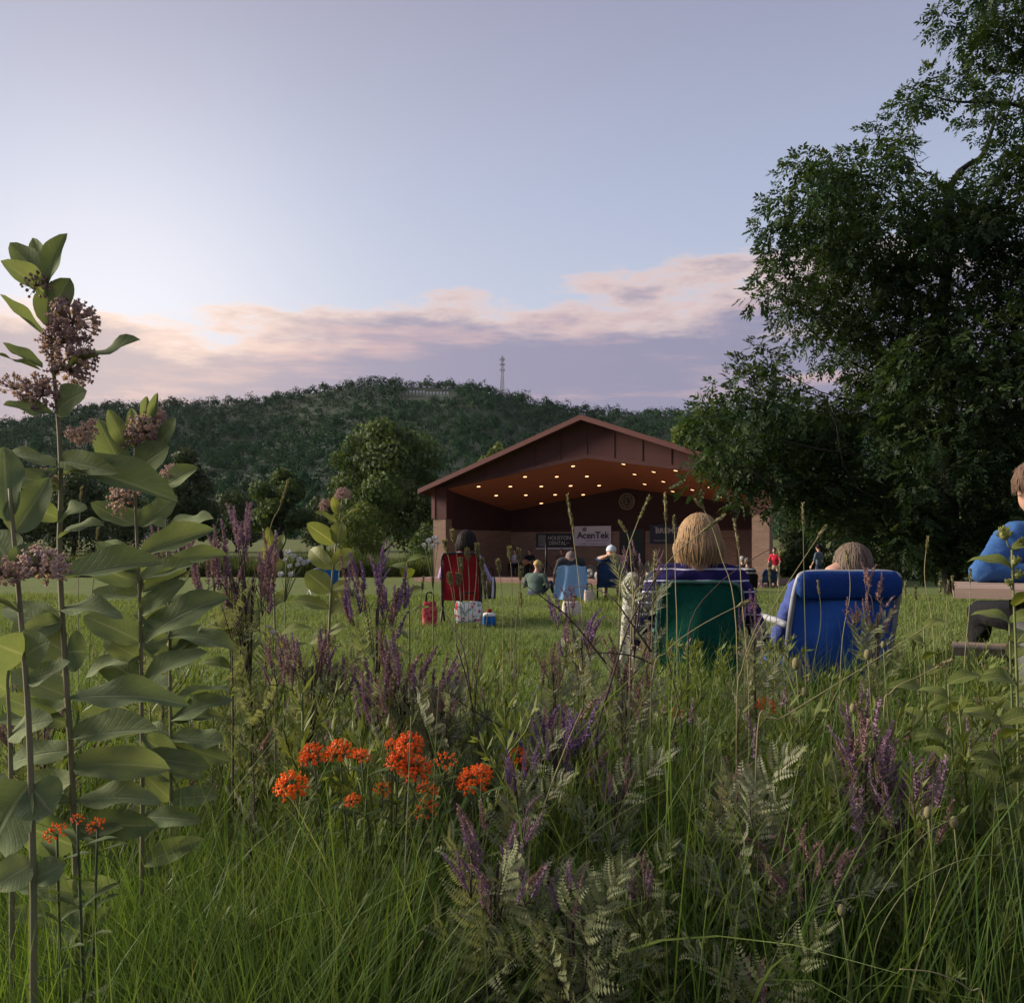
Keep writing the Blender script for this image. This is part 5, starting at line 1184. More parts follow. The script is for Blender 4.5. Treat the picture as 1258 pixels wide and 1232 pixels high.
def hair(root, c, length, mat, n=420, R=(.084, .104, .100), fringe=58, puff=1.0, seed=1, name='hair', flare=.0, width=.007, ragged=.02):
    """strands laid from the crown over the skull; length = how far they reach below the head centre"""
    g = np.random.default_rng(seed); mb = MB(); c = np.array(c, float) + np.array([0, -.012, .03]); R = np.array(R) * puff; K = 9
    def path(az, zend, off, ph0):
        front = abs((az - PI / 2 + PI) % (2 * PI) - PI); lim = math.radians(fringe) if front < .95 else PI / 2
        pts = []; d2 = np.array([math.cos(az), math.sin(az)])
        for ph in np.linspace(ph0, lim, 6): pts.append(c + np.array([d2[0] * math.sin(ph) * R[0], d2[1] * math.sin(ph) * R[1], math.cos(ph) * R[2]]) * off)
        if front >= .95:
            p = pts[-1].copy()
            for t in np.linspace(.2, 1, 5):
                q = p.copy(); q[2] += (zend + .03 - 0) * -t if False else -(length) * t; q[:2] += d2 * flare * math.sin(t * 2.6) - d2 * (.010 * t * t); q[2] += zend * t; pts.append(q)
        return np.array(pts)
    # undercoat so no scalp shows
    A = 40; rows = []
    for j in range(A):
        p = path(j * 2 * PI / A, .0, .975, .02); p = smooth_path(p, 12); rows.append(p)
    V = np.concatenate(rows); F = np.array([(j * 12 + i, ((j + 1) % A) * 12 + i, ((j + 1) % A) * 12 + i + 1, j * 12 + i + 1) for j in range(A) for i in range(11)])
    mb.add(V, F, 0, .1)
    for k in range(n):
        az = g.uniform(0, 2 * PI); p = smooth_path(path(az, g.normal(0, ragged), g.uniform(.985, 1.07), g.uniform(.05, 1.0)), 10); p = p + g.normal(0, .0016, p.shape) + np.linspace(0, 1, 10)[:, None] ** 2 * g.normal(0, .006, 3)
        t = unit(np.gradient(p, axis=0)); nrm = unit(p - c); s = np.cross(t, nrm); w = width * np.linspace(1, .45, 10)[:, None] * g.uniform(.6, 1.2)
        V = np.concatenate([p - s * w / 2, p + s * w / 2, p + nrm * .0016]); F = np.concatenate([np.array([(i, i + 1, 21 + i, 20 + i), (20 + i, 21 + i, 11 + i, 10 + i)]) for i in range(9)])
        mb.add(V, F, 0, g.uniform(0, 1))
    return obj(name, mb.mesh(name, mat), root)
def cap_hat(root, c, mat, brim_dir=0.0, s=1.0):
    mb = MB(); c = np.array(c, float) + np.array([0, -.01, .035]); A = 24; V = []; rows = 7
    for i in range(rows):
        ph = .02 + (PI / 2 + .08) * i / (rows - 1)
        for j in range(A): a = 2 * PI * j / A; V.append(c + np.array([math.cos(a) * math.sin(ph) * .090, math.sin(a) * math.sin(ph) * .108, math.cos(ph) * .095]) * s)
    mb.add(V, np.array([(i * A + j, i * A + (j + 1) % A, (i + 1) * A + (j + 1) % A, (i + 1) * A + j) for i in range(rows - 1) for j in range(A)]))
    h = obj('cap', mb.mesh('cap', mat), root)
    mb = MB(); V = []
    for i in range(5):
        for j in range(11):
            a = math.radians(90 + brim_dir) + (j / 10 - .5) * 1.7; r = .09 + .075 * i / 4 * math.cos((j / 10 - .5) * 2.2)
            V.append(c + np.array([math.cos(a) * r, math.sin(a) * r * 1.12, .002 - .012 * i / 4 - .03 * (j / 10 - .5) ** 2]) * s)
    F = np.array([(i * 11 + j, i * 11 + j + 1, (i + 1) * 11 + j + 1, (i + 1) * 11 + j) for i in range(4) for j in range(10)])
    mb.add(V, F); mb.add(np.array(V) - [0, 0, .006], F[:, ::-1]); obj('brim', mb.mesh('brim', mat), h)
    mb = MB(); mb.add(*ball(c + np.array([0, 0, .097]) * s, .009, 8, 5)); obj('button', mb.mesh('button', mat), h)
M_hblond = hairmat('blonde_hair', (.15, .085, .042), (.42, .28, .15)); M_hdark = hairmat('dark_hair', (.008, .006, .006), (.028, .018, .016)); M_hbrown = hairmat('brown_hair', (.055, .032, .022), (.15, .095, .065)); M_hgrey = hairmat('grey_hair', (.20, .19, .18), (.42, .40, .38)); M_hash = hairmat('ash_brown_hair', (.075, .055, .04), (.20, .15, .11))

# ------------------------------------------------------------------ chairs and bags
M_alu = plain('aluminium_tube', (.62, .62, .62), .35, metal=.7); M_wtube = plain('white_tube', (.55, .56, .58), .4); M_blk = plain('black_tube', (.016, .016, .018), .5)
def panel(mb, c00, c10, c01, c11, sag=(0, 0, 0), nu=10, nv=10, th=.012, wr=.004):
    c00, c10, c01, c11 = (np.array(c, float) for c in (c00, c10, c01, c11)); V = []; g = np.random.default_rng(3)
    for i in range(nv + 1):
        for j in range(nu + 1):
            u, v = j / nu, i / nv; p = (c00 * (1 - u) + c10 * u) * (1 - v) + (c01 * (1 - u) + c11 * u) * v
            V.append(p + np.array(sag) * math.sin(PI * u) * math.sin(PI * min(1, v * .95 + .05)) + np.array([0, 1, .3]) * wr * math.sin(u * 9 + v * 5) * math.sin(v * 7))
    V = np.array(V); F = np.array([(i * (nu + 1) + j, i * (nu + 1) + j + 1, (i + 1) * (nu + 1) + j + 1, (i + 1) * (nu + 1) + j) for i in range(nv) for j in range(nu)])
    nrm = unit(np.cross(c10 - c00, c01 - c00)); k = len(V); mb.add(V, F); mb.add(V - nrm * th, F[:, ::-1])
    e = [j for j in range(nu + 1)] + [(i + 1) * (nu + 1) + nu for i in range(nv)] + [nv * (nu + 1) + j for j in range(nu - 1, -1, -1)] + [i * (nu + 1) for i in range(nv - 1, 0, -1)]
    E = np.array([(e[q], e[(q + 1) % len(e)]) for q in range(len(e))]); mb.add(np.concatenate([V, V - nrm * th]), np.array([(a, a + k, b + k, b) for a, b in E]))
def lawn_chair(label, loc, w, top, seat, fabric, frame, rz=0, rake=.28, arms=True, name='folding_chair', headrest=None, group='lawn chairs', depth=.46, tube_r=.013):
    root = empty(name, loc, label, 'chair', group, rz); hw = w / 2; yb = -.10; yt = yb - (top - seat) * rake
    mb = MB(); panel(mb, (-hw, yb, seat - .06), (hw, yb, seat - .06), (-hw * .96, yt, top), (hw * .96, yt, top), (0, -.055, 0), wr=.009); back = obj('backrest', mb.mesh('backrest', fabric), root)
    mb = MB(); panel(mb, (-hw, yb, seat - .03), (hw, yb, seat - .03), (-hw, yb + depth, seat + .03), (hw, yb + depth, seat + .03), (0, 0, -.05)); obj('seat', mb.mesh('seat', fabric), root)
    mb = MB(); r = .03
    mb.add(*tube(smooth_path([(-hw - .01, yb + .02, seat - .08), (-hw - .01, (yb + yt) / 2, (seat + top) / 2), (-hw, yt, top - .04), (-hw + .05, yt - .004, top + .004), (0, yt - .004, top + .006), (hw - .05, yt - .004, top + .004), (hw, yt, top - .04), (hw + .01, (yb + yt) / 2, (seat + top) / 2), (hw + .01, yb + .02, seat - .08)], 44), tube_r, 8)); obj('back_frame', mb.mesh('back_frame', frame), root)
    for s in (-1, 1):
        x = s * (hw + .02)
        for (y0, z0, y1) in ((yb - .12, .0, yb + depth * .8), (yb + depth + .05, .0, yb + .0)):
            mb = MB(); mb.add(*tube([(x, y0, z0), (x, y1, seat)], tube_r, 8)); obj('leg', mb.mesh('leg', frame), root)
        if arms:
            mb = MB(); mb.add(*tube(smooth_path([(x, yb - .05, seat + .22), (x, yb + .15, seat + .23), (x, yb + depth - .05, seat + .21), (x, yb + depth, seat)], 14), tube_r * 1.25, 8)); obj('armrest', mb.mesh('armrest', frame), root)
    mb = MB(); mb.add(*tube([(-hw - .02, yb + depth * .8, seat), (hw + .02, yb + depth * .8, seat)], tube_r, 8)); obj('crossbar', mb.mesh('crossbar', frame), root)
    if headrest:
        mb = MB(); n = 30; pts = [(x, yt - .01, top - .055) for x in np.linspace(-hw * 1.02, hw * 1.02, n)]
        V, F = tube(pts, [.07 * min(1, .55 + 8 * min(i, n - 1 - i) / n) for i in range(n)], 14); V[:, 1] = (V[:, 1] - (yt - .01)) * .28 + yt - .012; mb.add(V, F); obj('headrest', mb.mesh('headrest', headrest), root)
    return root
def G(x, y): return Vector((x, y, float(gz(x, y))))
M_green = cloth('green_canvas', (.005, .085, .056), (.004, .060, .040)); M_blue = cloth('blue_canvas', (.045, .15, .56), (.030, .11, .44), 6); M_bluehd = cloth('blue_vinyl', (.008, .050, .24), (.007, .042, .20), 20, .5); M_red = cloth('red_canvas', (.26, .012, .018), (.20, .010, .014)); M_navy = cloth('navy_canvas', (.025, .055, .13), (.02, .04, .10)); M_towel = cloth('light_blue_towel', (.28, .47, .74), (.24, .41, .66), 10); M_cyan = cloth('bright_blue_canvas', (.02, .14, .42))
M_grnf = plain('green_painted_tube', (.03, .10, .075), .5); M_gtube = plain('grey_tube', (.33, .34, .36), .45)
# blonde woman in the green chair
gc = G(W(853, 4.2), 4.2)
ch = lawn_chair('green canvas folding chair under the woman in the striped shirt', gc, .36, EYE + (HOR - 717) / FOC * 4.2, .34, M_green, M_grnf, rz=-.05, rake=.22, arms=True, tube_r=.009)
M_stripe = cloth('navy_striped_jersey', (.022, .016, .10), (.018, .014, .075), stripes=(2, .052, .075, (.58, .56, .66), .3))
B, Hn, hd = seated(.31, .30, (.012, .03, -.062), [((-.28, -.10, .52), (-.19, .18, .50)), ((.325, -.05, .48), (.30, .20, .42))], 'chair', .94, 1.0)
p = make_person('blonde woman in a navy striped shirt sitting in the green chair', gc + Vector((.005, .07, 0)), -.03, B, Hn, [M_skin, M_stripe, M_pants, M_shoe, M_eye, M_lip], .014, (hd, 4))
hair(p, hd, .105, M_hblond, 1200, puff=1.06, seed=4, flare=.022, ragged=.012, width=.006)
# patterned blanket over the neighbouring chair
def patterned(name, cols, scale, bgc, dens=.5):
    m, nt, b = new_mat(name); t = nt.nodes.new('ShaderNodeTexCoord'); c = bgc
    for i, cc in enumerate(cols):
        mp = nt.nodes.new('ShaderNodeMapping'); nt.links.new(t.outputs['Object'], mp.inputs[0]); mp.inputs['Location'].default_value = (i * 3.1, i * 1.7, i * 2.3)
        n = nt.nodes.new('ShaderNodeTexNoise'); nt.links.new(mp.outputs[0], n.inputs['Vector']); n.inputs['Scale'].default_value = scale * (1 + .25 * i); n.inputs['Detail'].default_value = 2.5
        c = nmix(nt, nrange(nt, n.outputs[0], dens + .02, dens + .05), c, cc)
    nt.links.new(c, b.inputs['Base Color']); b.inputs['Roughness'].default_value = .95; bump(nt, b, nnoise(nt, 18, 4), .5, .015)
    return m
M_camo = patterned('leaf_print_blanket', [(.10, .12, .055), (.30, .30, .20), (.05, .055, .035), (.42, .40, .34)], 34, (.36, .36, .30))
c2 = G(W(792, 4.6), 4.6)
lawn_chair('folding chair hidden under the leaf printed blanket', c2, .26, .76, .34, M_blackc, M_blk, rz=.1, rake=.24, arms=False)
mb = MB(); V = []; nu, nv = 22, 18
for i in range(nv + 1):
    v = i / nv
    for j in range(nu + 1):
        u = j / nu * 2 - 1; a = u * 1.9; wd = .135 + .05 * v ** .8
        x = math.sin(a) * wd * (1.0 if abs(u) < .8 else .95); y = -.30 - math.cos(a) * .05 + .06 * (1 - v) + .03 * math.sin(u * 14 + v * 3) * v * .5
        z = .86 - v * .70 - .06 * u * u * (1 - v) * 1.6 + .012 * math.sin(u * 11); 
        if v < .12: y += (.12 - v) * 1.4; z -= (.12 - v) * .25
        V.append((x, y, z))
F = np.array([(i * (nu + 1) + j, i * (nu + 1) + j + 1, (i + 1) * (nu + 1) + j + 1, (i + 1) * (nu + 1) + j) for i in range(nv) for j in range(nu)]); V = np.array(V)
mb.add(V, F); mb.add(V + np.array([0, .012, -.006]), F[:, ::-1])
o = obj('printed_blanket', mb.mesh('printed_blanket', M_camo)); o.location = c2; tag(o, 'leaf printed grey green blanket draped over the chair back beside the woman', 'blanket')
mb = MB(); V, F = ball((0, 0, 0), (.055, .03, .022), 12, 8); V[:, 2] += .008 * np.sin(V[:, 0] * 60); mb.add(V, F); mb.add(*tube([(-.04, 0, .0), (-.02, 0, .05), (.02, 0, .05), (.04, 0, 0)], .005, 6))
o = obj('white_pouch', mb.mesh('white_pouch', M_white)); o.location = P(898, 776, 4.35); tag(o, 'small white pouch hanging at the right of the green chair', 'pouch')
# blue padded chair with a sitter whose hair shows
bc = G(W(1018, 4.55), 4.55)
lawn_chair('blue padded folding chair with thick blue headrest', bc, .50, EYE + (HOR - 699) / FOC * 4.8, .36, M_blue, M_gtube, rz=.04, rake=.30, headrest=M_bluehd, tube_r=.014)
B, Hn, hd = seated(.27, .40, (.10, .02, -.135), [((-.24, .0, .44), (-.18, .24, .44)), ((.24, .0, .44), (.18, .24, .44))], 'chair', .92)
M_bshirt = cloth('violet_blue_shirt', (.07, .10, .30))
p = make_person('person with ash brown hair sunk in the blue padded chair', bc + Vector((.0, .12, 0)), .0, B, Hn, [M_skin, M_bshirt, M_pants, M_shoe, M_eye, M_lip], .02, (hd, 4))
hair(p, hd, .07, M_hash, 700, puff=1.03, seed=6, ragged=.012)
mb = MB(); V = []; nu, nv = 8, 12
for i in range(nv + 1):
    for j in range(nu + 1):
        u, v = j / nu, i / nv; V.append((-.02 - .10 * v + u * (.05 + .09 * v) + .01 * math.sin(v * 8), .02 * math.sin(u * 9 + v * 2), -v * .40 + .02 * u))
V = np.array(V); F = np.array([(i * (nu + 1) + j, i * (nu + 1) + j + 1, (i + 1) * (nu + 1) + j + 1, (i + 1) * (nu + 1) + j) for i in range(nv) for j in range(nu)]); mb.add(V, F); mb.add(V + np.array([0, .01, 0]), F[:, ::-1])
o = obj('hanging_cloth', mb.mesh('hanging_cloth', cloth('periwinkle_cloth', (.10, .13, .40)))); o.location = P(996, 742, 4.4); tag(o, 'periwinkle blue cloth hanging from the side of the blue chair', 'cloth')
# picnic table with planks
M_plank = plain('weathered_plank', (.36, .26, .20), .9, (.25, .18, .14), 6, bmp=.5, stretch=(.25, 3, 3))
tx0, tz, ty0 = W(1165, 3.66), EYE + (HOR - 722) / FOC * 3.62, 3.62
tb = empty('picnic_table', (2.76, 3.57, 0), 'weathered wooden picnic table at the right edge', 'table'); tb.rotation_euler = (0, 0, -.45)
tz0 = float(gz(2.76, 3.57)); tb.location.z = tz0
for k in range(5):
    mb = MB(); y = -.38 + k * .152; mb.add(boxv(-.9 + (.02 if k % 2 else 0), .9, y, y + .142, tz - .042 - tz0, tz - tz0 + (.002 if k % 2 else 0)), BOXF); obj('plank', mb.mesh('plank', M_plank, False), tb)
for sx in (-.62, .62):
    for s in (-1, 1):
        mb = MB(); mb.add(*tube([(sx, s * .18, tz - .05 - tz0), (sx, s * .52, 0)], .05, 4)); obj('leg', mb.mesh('leg', M_dark, False), tb)
    mb = MB(); mb.add(boxv(sx - .03, sx + .03, -.62, .70, .34, .42), BOXF); obj('crossbeam', mb.mesh('crossbeam', M_dark, False), tb)
    mb = MB(); mb.add(boxv(sx - .025, sx + .025, -.36, .36, tz - .13 - tz0, tz - .045 - tz0), BOXF); obj('top_brace', mb.mesh('top_brace', M_dark, False), tb)
for y in (.50, .66):
    mb = MB(); mb.add(boxv(-.9, .9, y, y + .145, .425, .465), BOXF); obj('bench_plank', mb.mesh('bench_plank', M_plank, False), tb)
mb = MB(); mb.add(boxv(-.45, .9, .12, .3, tz - .40 - tz0, tz - .05 - tz0), BOXF); obj('dark_void_fill', mb.mesh('dark_void_fill', M_dark, False), tb)  # dark block added to fill the shaded void under the tabletop
# man at the table
M_denim = cloth('blue_sweatshirt', (.045, .12, .30), (.035, .095, .24), 9)
mn = G(2.60, 4.33)
EL = (P(1208, 701, 4.12) - mn)
B, Hn, hd = seated(.51, -.02, (-.07, -.03, .0), [((EL.x, EL.y, EL.z), (EL.x + .25, EL.y - .03, EL.z - .03)), ((.30, .0, .72), (.18, .25, .60))], 'chair', 1.08)
B += [('c', (-.17, -.01, .93), (EL.x, EL.y, EL.z), .075, .062, 1), ('c', (EL.x, EL.y, EL.z), (EL.x + .22, EL.y - .02, EL.z - .02), .056, .05, 1)]
p = make_person('brown haired man in a blue sweatshirt leaning an elbow on the table', mn, 0.0, B, Hn, [M_skin, M_denim, M_blackc, M_shoe, M_eye, M_lip], .014, (hd, 4))  # trousers black to stand in for the dark void below the table
hair(p, hd, .035, M_hbrown, 900, puff=1.1, seed=8, ragged=.008, width=.006)
# woman in the red chair
rc = G(W(567, 11.0), 11.0)
lawn_chair('red canvas camp chair with black frame', rc, .44, EYE + (HOR - 680) / FOC * 11.3, .36, M_red, M_blk, rake=.25, name='camp_chair')
M_lav = cloth('lavender_shirt', (.42, .33, .56))
B, Hn, hd = seated(.33, .30, (.05, .02, -.05), [((-.27, -.10, .58), (-.24, .2, .60)), ((.32, -.05, .55), (.30, .22, .50))])
p = make_person('dark haired woman in a lavender shirt in the red chair', rc + Vector((.02, .10, 0)), -.05, B, Hn, [M_skin2, M_lav, M_pants, M_shoe, M_eye, M_lip], .022, (hd, 4))
hair(p, hd, .10, M_hdark, 520, puff=1.36, seed=9, width=.012, flare=.02)
M_pat = patterned('picnic_print', [(.45, .02, .03), (.15, .32, .33), (.65, .65, .62)], 14, (.62, .60, .58)); M_redpat = patterned('red_print', [(.30, .02, .03), (.45, .10, .10)], 20, (.35, .02, .03)); M_bwp = cloth('black_white_stripe', (.03, .03, .035), stripes=(0, .07, .25, (.6, .62, .66), 0))
def bag(label, loc, w, d, h, mat, name='tote_bag', handle=True, cat='bag'):
    root = empty(name, loc, label, cat); n = 14; V = []; 
    for i in range(n):
        v = i / (n - 1); k = .90 + .16 * math.sin(PI * v * .9) - .10 * v
        for j in range(20):
            a = 2 * PI * j / 20; cx_ = abs(math.cos(a)) ** .5 * (1 if math.cos(a) > 0 else -1); sy_ = abs(math.sin(a)) ** .5 * (1 if math.sin(a) > 0 else -1)
            V.append((cx_ * w / 2 * k, sy_ * d / 2 * k * (1 - .35 * v), h * v + .01 * math.sin(a * 3 + v * 4)))
    F = np.array([(i * 20 + j, i * 20 + (j + 1) % 20, (i + 1) * 20 + (j + 1) % 20, (i + 1) * 20 + j) for i in range(n - 1) for j in range(20)])
    mb = MB(); mb.add(V, [F, np.array([tuple(range(19, -1, -1)), tuple((n - 1) * 20 + j for j in range(20))])]); obj('bag_body', mb.mesh('bag_body', mat), root)
    if handle:
        for s in (-1, 1):
            mb = MB(); mb.add(*tube(smooth_path([(-w * .25, s * d * .2, h), (-w * .2, s * d * .25, h + .10), (w * .2, s * d * .25, h + .10), (w * .25, s * d * .2, h)], 12), .008, 6)); obj('handle', mb.mesh('handle', M_blackc), root)
    return root
bag('red printed tote bag standing left behind the red chair', G(W(528, 10.5), 10.5), .17, .13, .30, M_redpat)
bag('red teal and white printed picnic bag hanging behind the red chair', G(W(576, 10.6), 10.6) + Vector((0, 0, .06)), .34, .15, .24, M_pat, 'picnic_bag')
bag('black and white striped bag at the right of the red chair', G(W(602, 11.2), 11.2) + Vector((0, 0, .30)), .15, .12, .26, M_bwp)
root = empty('small_cooler', G(W(601, 10.7), 10.7), 'small blue and white cooler on the grass by the red chair', 'cooler'); mb = MB(); mb.add(*tube([(0, 0, 0), (0, 0, .02), (0, 0, .11), (0, 0, .12)], [.07, .08, .08, .075], 14)); obj('cooler_body', mb.mesh('cooler_body', M_cyan), root); mb = MB(); mb.add(*tube([(0, 0, .122), (0, 0, .15), (0, 0, .165)], [.08, .078, .05], 14)); obj('lid', mb.mesh('lid', M_white), root)
mb = MB(); mb.add(*tube([(0, 0, .165), (0, 0, .205)], .028, 8)); obj('spout', mb.mesh('spout', M_red), root)
# cream bags near the towel chair
bag('cream sack lying on the lawn in front of the towel chair', G(W(702, 12.2), 12.2), .26, .2, .20, cloth('cream_canvas', (.55, .50, .40), (.45, .40, .30)), 'canvas_sack', False)
bag('cream shoulder bag standing beside the towel chair', G(W(724, 15.0), 15.0), .18, .14, .22, cloth('pale_canvas', (.50, .42, .34)), 'shoulder_bag')
# towel chair
tcg = G(W(701, 15.5), 15.5)
lawn_chair('camp chair hidden under the light blue towel', tcg, .50, .56, .28, M_navy, M_blk, rake=.3, name='camp_chair')
mb = MB(); V = []; nu, nv = 18, 14
for i in range(nv + 1):
    v = i / nv
    for j in range(nu + 1):
        u = j / nu * 2 - 1; wd = .24 + .075 * v
        V.append((u * wd, -.22 - .08 * (1 - v) - .03 * math.cos(u * 1.5) + .045 * math.sin(u * 8 + v * 2) * v ** .6, .64 + .03 * math.sin(u * 5 + 1) * v - v * .56 - .02 * u * u + .012 * math.sin(u * 7)))
F = np.array([(i * (nu + 1) + j, i * (nu + 1) + j + 1, (i + 1) * (nu + 1) + j + 1, (i + 1) * (nu + 1) + j) for i in range(nv) for j in range(nu)]); V = np.array(V); mb.add(V, F); mb.add(V + np.array([0, .015, 0]), F[:, ::-1])
o = obj('light_blue_towel', mb.mesh('light_blue_towel', M_towel)); o.location = tcg; tag(o, 'light blue towel draped over a chair back on the lawn', 'towel')
M_cgrey = cloth('grey_cap', (.20, .16, .15)); M_cyel = cloth('yellow_cap', (.52, .38, .14)); M_cwhite = cloth('white_cap', (.55, .62, .66)); M_gsh = cloth('grey_green_shirt', (.085, .125, .105), (.07, .10, .085)); M_dkgrey = cloth('charcoal_shirt', (.05, .05, .055))
B, Hn, hd = seated(.22, .42, (-.0, .02, -.18))
p = make_person('person in a grey cap leaning back behind the light blue towel', tcg + Vector((0, .12, 0)), 0, B, Hn, [M_skin, M_dkgrey, M_khaki, M_shoe, M_eye, M_lip], .026, (hd, 4)); cap_hat(p, hd, M_cgrey)
# navy chair with a man in white cap, hands behind head
ng = G(W(753, 15.6), 15.6)
lawn_chair('navy camp chair right of the light blue towel', ng, .50, EYE + (HOR - 692) / FOC * 15.8, .30, M_navy, M_blk, rz=-.12, rake=.28, name='camp_chair')
B, Hn, hd = seated(.24, .40, (-.02, .02, -.10), [((-.25, -.16, .74), (-.07, -.30, .80)), ((.25, -.16, .74), (.07, -.30, .80))])
p = make_person('man in a white cap with hands behind his head in the navy chair', ng + Vector((0, .1, 0)), -.1, B, Hn, [M_skin, M_navy, M_khaki, M_shoe, M_eye, M_lip], .024, (hd, 4)); cap_hat(p, hd, M_cwhite)
# man sitting on the grass
sg = G(W(657, 20.0), 20.0)
B, Hn, hd = seated(.0, -.10, (.02, .03, .0), [((-.30, .05, .26), (-.2, .3, .30)), ((.30, .05, .26), (.2, .3, .30))], 'ground', 1.15)
p = make_person('man in a yellow cap and grey green shirt sitting on the grass', sg, -.55, B, Hn, [M_skin, M_gsh, M_pants, M_shoe, M_eye, M_lip], .026, (hd, 4), scale=1.03); cap_hat(p, hd, M_cyel)
# empty bright blue folding chair far on the left lawn
lawn_chair('empty bright blue folding chair behind the yellow milkweed', G(W(398, 21), 21.0), .6, .72, .36, M_cyan, M_wtube, rz=.5, rake=.3)
# group near the right pillar
def std(label, loc, rz, mats, hairm, hl, h=1.0, group=None, bend=.0, arms=None):
    B = [('e', (0, 0, .93), (.155, .11, .12), 2), ('e', (0, bend * .1, 1.10), (.14, .10, .14), 1), ('e', (0, bend * .25, 1.28), (.165, .115, .16), 1), ('c', (-.14, bend * .33, 1.40), (.14, bend * .33, 1.40), .065, .065, 1), ('c', (0, bend * .36, 1.43), (0, bend * .42 + .01, 1.54), .05, .05, 0)]
    hd = (0, bend * .45 + .03, 1.62 - .03 * bend); B += head_bones(hd); Hn = []
    for s in (-1, 1):
        el = (s * .25, .02 + bend * .3, 1.13); wr = (s * .22, .16 + bend * .5, .95); B += [('c', (s * .18, bend * .32, 1.38), el, .055, .042, 1), ('c', el, wr, .038, .028, 0)]; Hn.append((wr, np.array(wr) - np.array(el), (s * 1., 0, 0), 0, 1.0, -s))
        B += [('c', (s * .085, 0, .90), (s * .10, .03, .50), .085, .06, 2), ('c', (s * .10, .03, .50), (s * .10, -.01, .09), .055, .040, mats[-1]), ('c', (s * .10, -.02, .06), (s * .11, .13, .04), .042, .036, 3)]
    p = make_person(label, loc, rz, B, Hn, mats[0], .028, (hd, 4), group, h); hair(p, hd, hl, hairm, 160, seed=11, width=.016); return p
def mt(top, bot, skin=None): return [skin or M_skin, top, bot, M_shoe, M_eye, M_lip]
M_rshirt = cloth('bright_red_shirt', (.55, .03, .06)); M_bwt = cloth('black_white_top', (.02, .015, .025), stripes=(2, .12, .26, (.55, .52, .54), 0)); M_sl = cloth('slate_shirt', (.10, .13, .17))
std('person in a bright red shirt standing by the brick pillar', G(W(953, 33.5), 33.5), 2.6, (mt(M_rshirt, M_khaki), 0), M_hdark, .05, .86, bend=.5)
std('person in a slate shirt standing at the edge of the dark shrubs', G(W(1006, 30), 30.0), .6, (mt(M_sl, M_pants), 2), M_hdark, .05, .92)
def sit_far(label, px, y, top, hairm, hl, rz=0, bot=None, sh=.28, sc_=1.0, chairm=None, skin=None, drop=0):
    g0 = G(W(px, y), y)
    if chairm: lawn_chair('low dark lawn chair under the ' + label[0], g0 + Vector((0, -.05, 0)), .5, .62, sh, chairm, M_blk, name='camp_chair', arms=False)
    B, Hn, hd = seated(sh if chairm or sh else 0, .18, (0, .02, 0), None, 'chair' if sh > .1 else 'ground')
    p = make_person(label[1], g0, rz, B, Hn, mt(top, bot or M_pants, skin), .03, (hd, 4), None, sc_); hair(p, hd, hl, hairm, 160, seed=13, width=.016); return p
sit_far(('person in the black and white top', 'person in a black and white striped top sitting by the brick pillar'), 918, 27.0, M_bwt, M_hash, .08, -.2, chairm=M_blackc)
sit_far(('grey haired person', 'grey haired person sitting just left of the striped top'), 911, 29.5, M_dkgrey, M_hgrey, .06, .1, sh=.34, chairm=M_blackc)
sit_far(('person in black', 'person in black sitting right of the striped blue sleeve'), 884, 27.5, M_blackc, M_hbrown, .07, .3, sh=.26, chairm=M_blackc)
sit_far(('seated child', 'small person in navy sitting in front of the red shirt'), 944, 32.5, M_navy, M_hash, .10, .0, sh=.26, sc_=.85, chairm=M_navy)
# musicians on the stage
def stage_pt(px, w): u = su(px, w); return Vector((BO.x + BC * u + BS * w, BO.y - BS * u + BC * w, FL))
def on_stage(label, px, w, top, hairm, sc_=1.0, rz=PI - .5):
    loc = stage_pt(px, w); B, Hn, hd = seated(.45, .0, (0, .02, 0), [((-.28, .05, .72), (-.05, .24, .70)), ((.28, .05, .72), (.10, .26, .78))])
    p = make_person(label, loc, rz, B, Hn, mt(top, M_blackc), .03, (hd, 4), None, sc_); hair(p, hd, .04, hairm, 140, seed=17, width=.016)
    st = empty('stool', loc, 'black stool under the ' + label[:40].split(' playing')[0], 'stool'); mb = MB(); mb.add(*tube([(0, 0, .40), (0, 0, .45)], .17, 14)); obj('seat', mb.mesh('seat', M_dark), st)
    for q in range(4): a = q * PI / 2 + .4; mb = MB(); mb.add(*tube([(math.cos(a) * .1, math.sin(a) * .1, .40), (math.cos(a) * .18, math.sin(a) * .18, 0)], .015, 6)); obj('leg', mb.mesh('leg', M_dark), st)
    return loc
M_ltsh = cloth('pale_lilac_shirt', (.36, .32, .42)); M_brn = cloth('brown_shirt', (.09, .05, .04))
on_stage('musician in a pale lilac shirt playing on the stage', 633, 2.0, M_ltsh, M_hdark)
gl = on_stage('musician in dark clothes playing guitar under the black banner', 651, 2.4, M_blackc, M_hdark)
on_stage('musician in brown half hidden behind the cap wearer', 690, 2.6, M_brn, M_hbrown)
M_wood = plain('guitar_wood', (.32, .17, .07), .4)
gt = empty('guitar', gl + Vector((-.12, -.30, .62)), 'wooden guitar held by the musician in dark clothes', 'guitar'); gt.rotation_euler = (0, .35, .3); mb = MB()
V, F = ball((-.10, 0, 0), (.17, .045, .15), 16, 8); mb.add(V, F); V, F = ball((.12, 0, 0), (.13, .043, .115), 16, 8); mb.add(V, F); obj('guitar_body', mb.mesh('guitar_body', M_wood), gt); mb = MB(); mb.add(boxv(.2, .72, -.045, -.02, -.025, .025), BOXF); obj('neck', mb.mesh('neck', M_dark, False), gt); mb = MB(); mb.add(boxv(.72, .86, -.04, -.02, -.035, .035), BOXF); obj('headstock', mb.mesh('headstock', M_dark, False), gt)
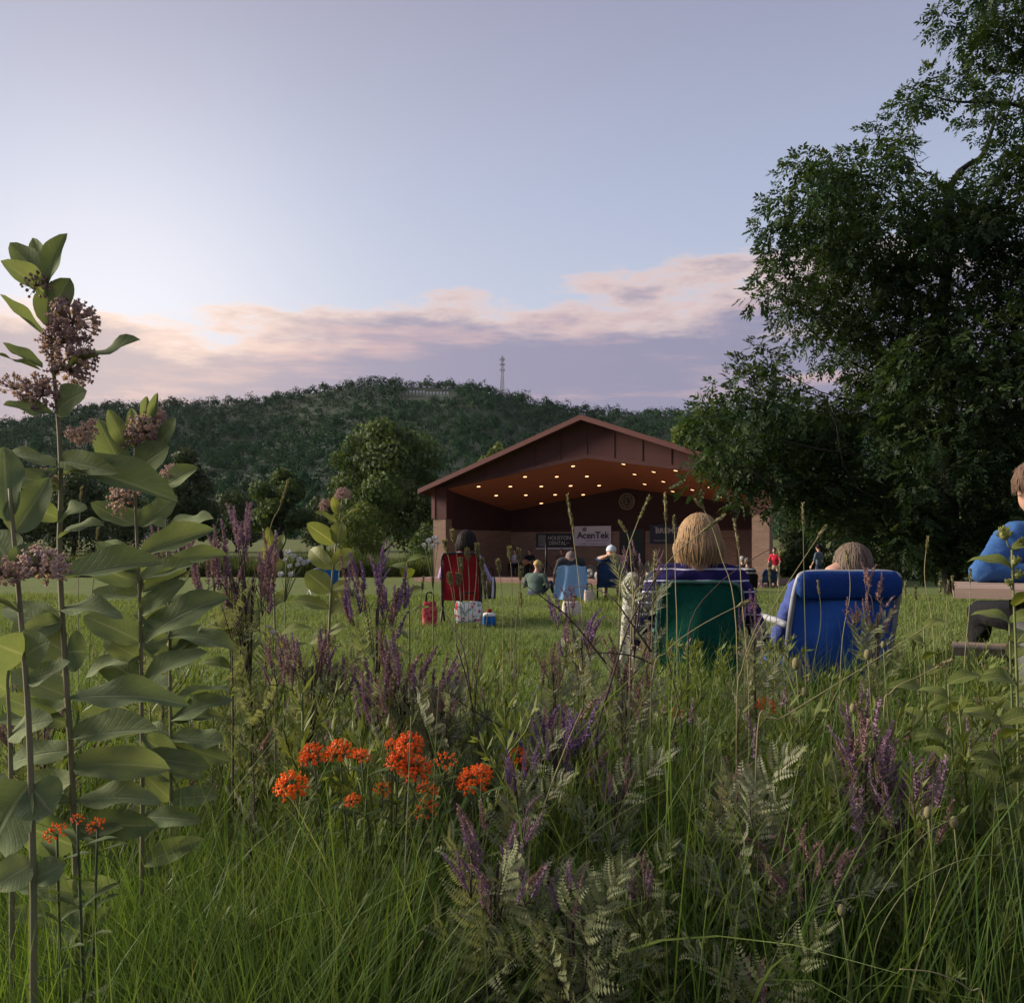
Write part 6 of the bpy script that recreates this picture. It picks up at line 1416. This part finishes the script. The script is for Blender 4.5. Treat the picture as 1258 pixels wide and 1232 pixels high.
# loudspeaker on a pole, amplifiers
sl = stage_pt(671, 1.0)
st = empty('speaker_stand', sl, 'black pole speaker stand under the HOUSTON DENTAL banner', 'stand'); mb = MB(); mb.add(*tube([(0, 0, .3), (0, 0, 1.55)], .05, 8)); obj('pole', mb.mesh('pole', M_dark), st)
for q in range(3): a = q * 2.094 + .3; mb = MB(); mb.add(*tube([(0, 0, .75), (math.cos(a) * .5, math.sin(a) * .5, .0)], .025, 6)); obj('leg', mb.mesh('leg', M_dark), st)
def amp(label, px, w, sx, sy, szz, z=0, rz=-.4):
    r = empty('loudspeaker', stage_pt(px, w) + Vector((0, 0, z)), label, 'loudspeaker', rz=rz); mb = MB(); mb.add(boxv(-sx / 2, sx / 2, -sy / 2, sy / 2, 0, szz), BOXF); obj('cabinet', mb.mesh('cabinet', M_dark, False), r)
    mb = MB(); V, F = ring(.001, sx * .36, -.02, .0, 24); mb.add(V + np.array([0, -sy / 2, szz * .42]), F); obj('speaker_cone', mb.mesh('speaker_cone', M_gy), r); mb = MB(); mb.add(*tube([(-sx * .2, 0, szz), (-sx * .2, 0, szz + .03), (sx * .2, 0, szz + .03), (sx * .2, 0, szz)], .012, 6)); obj('handle', mb.mesh('handle', M_dark), r)
amp('black loudspeaker cabinet on the stage right of the towel chair', 727, 1.2, .55, .45, .55)
amp('low black stage monitor beside the loudspeaker cabinet', 738, .6, .6, .4, .36)
amp('black amplifier standing behind the musicians', 642, 3.6, .5, .4, .6)

# ------------------------------------------------------------------ evening haze
mh = bpy.data.materials.new('evening_haze'); mh.use_nodes = True; nt = mh.node_tree; nt.nodes.clear()
vo = nt.nodes.new('ShaderNodeVolumePrincipled'); vo.inputs['Color'].default_value = (.80, .86, 1, 1); vo.inputs['Density'].default_value = .00003; vo.inputs['Anisotropy'].default_value = .2
ho = nt.nodes.new('ShaderNodeOutputMaterial'); nt.links.new(vo.outputs[0], ho.inputs['Volume'])
mb = MB(); mb.add(boxv(-2600, 2600, -60, 3100, -1.8, 190), BOXF); tag(obj('haze', mb.mesh('haze', mh, False)), 'thin evening haze over the valley', 'haze', kind='stuff')
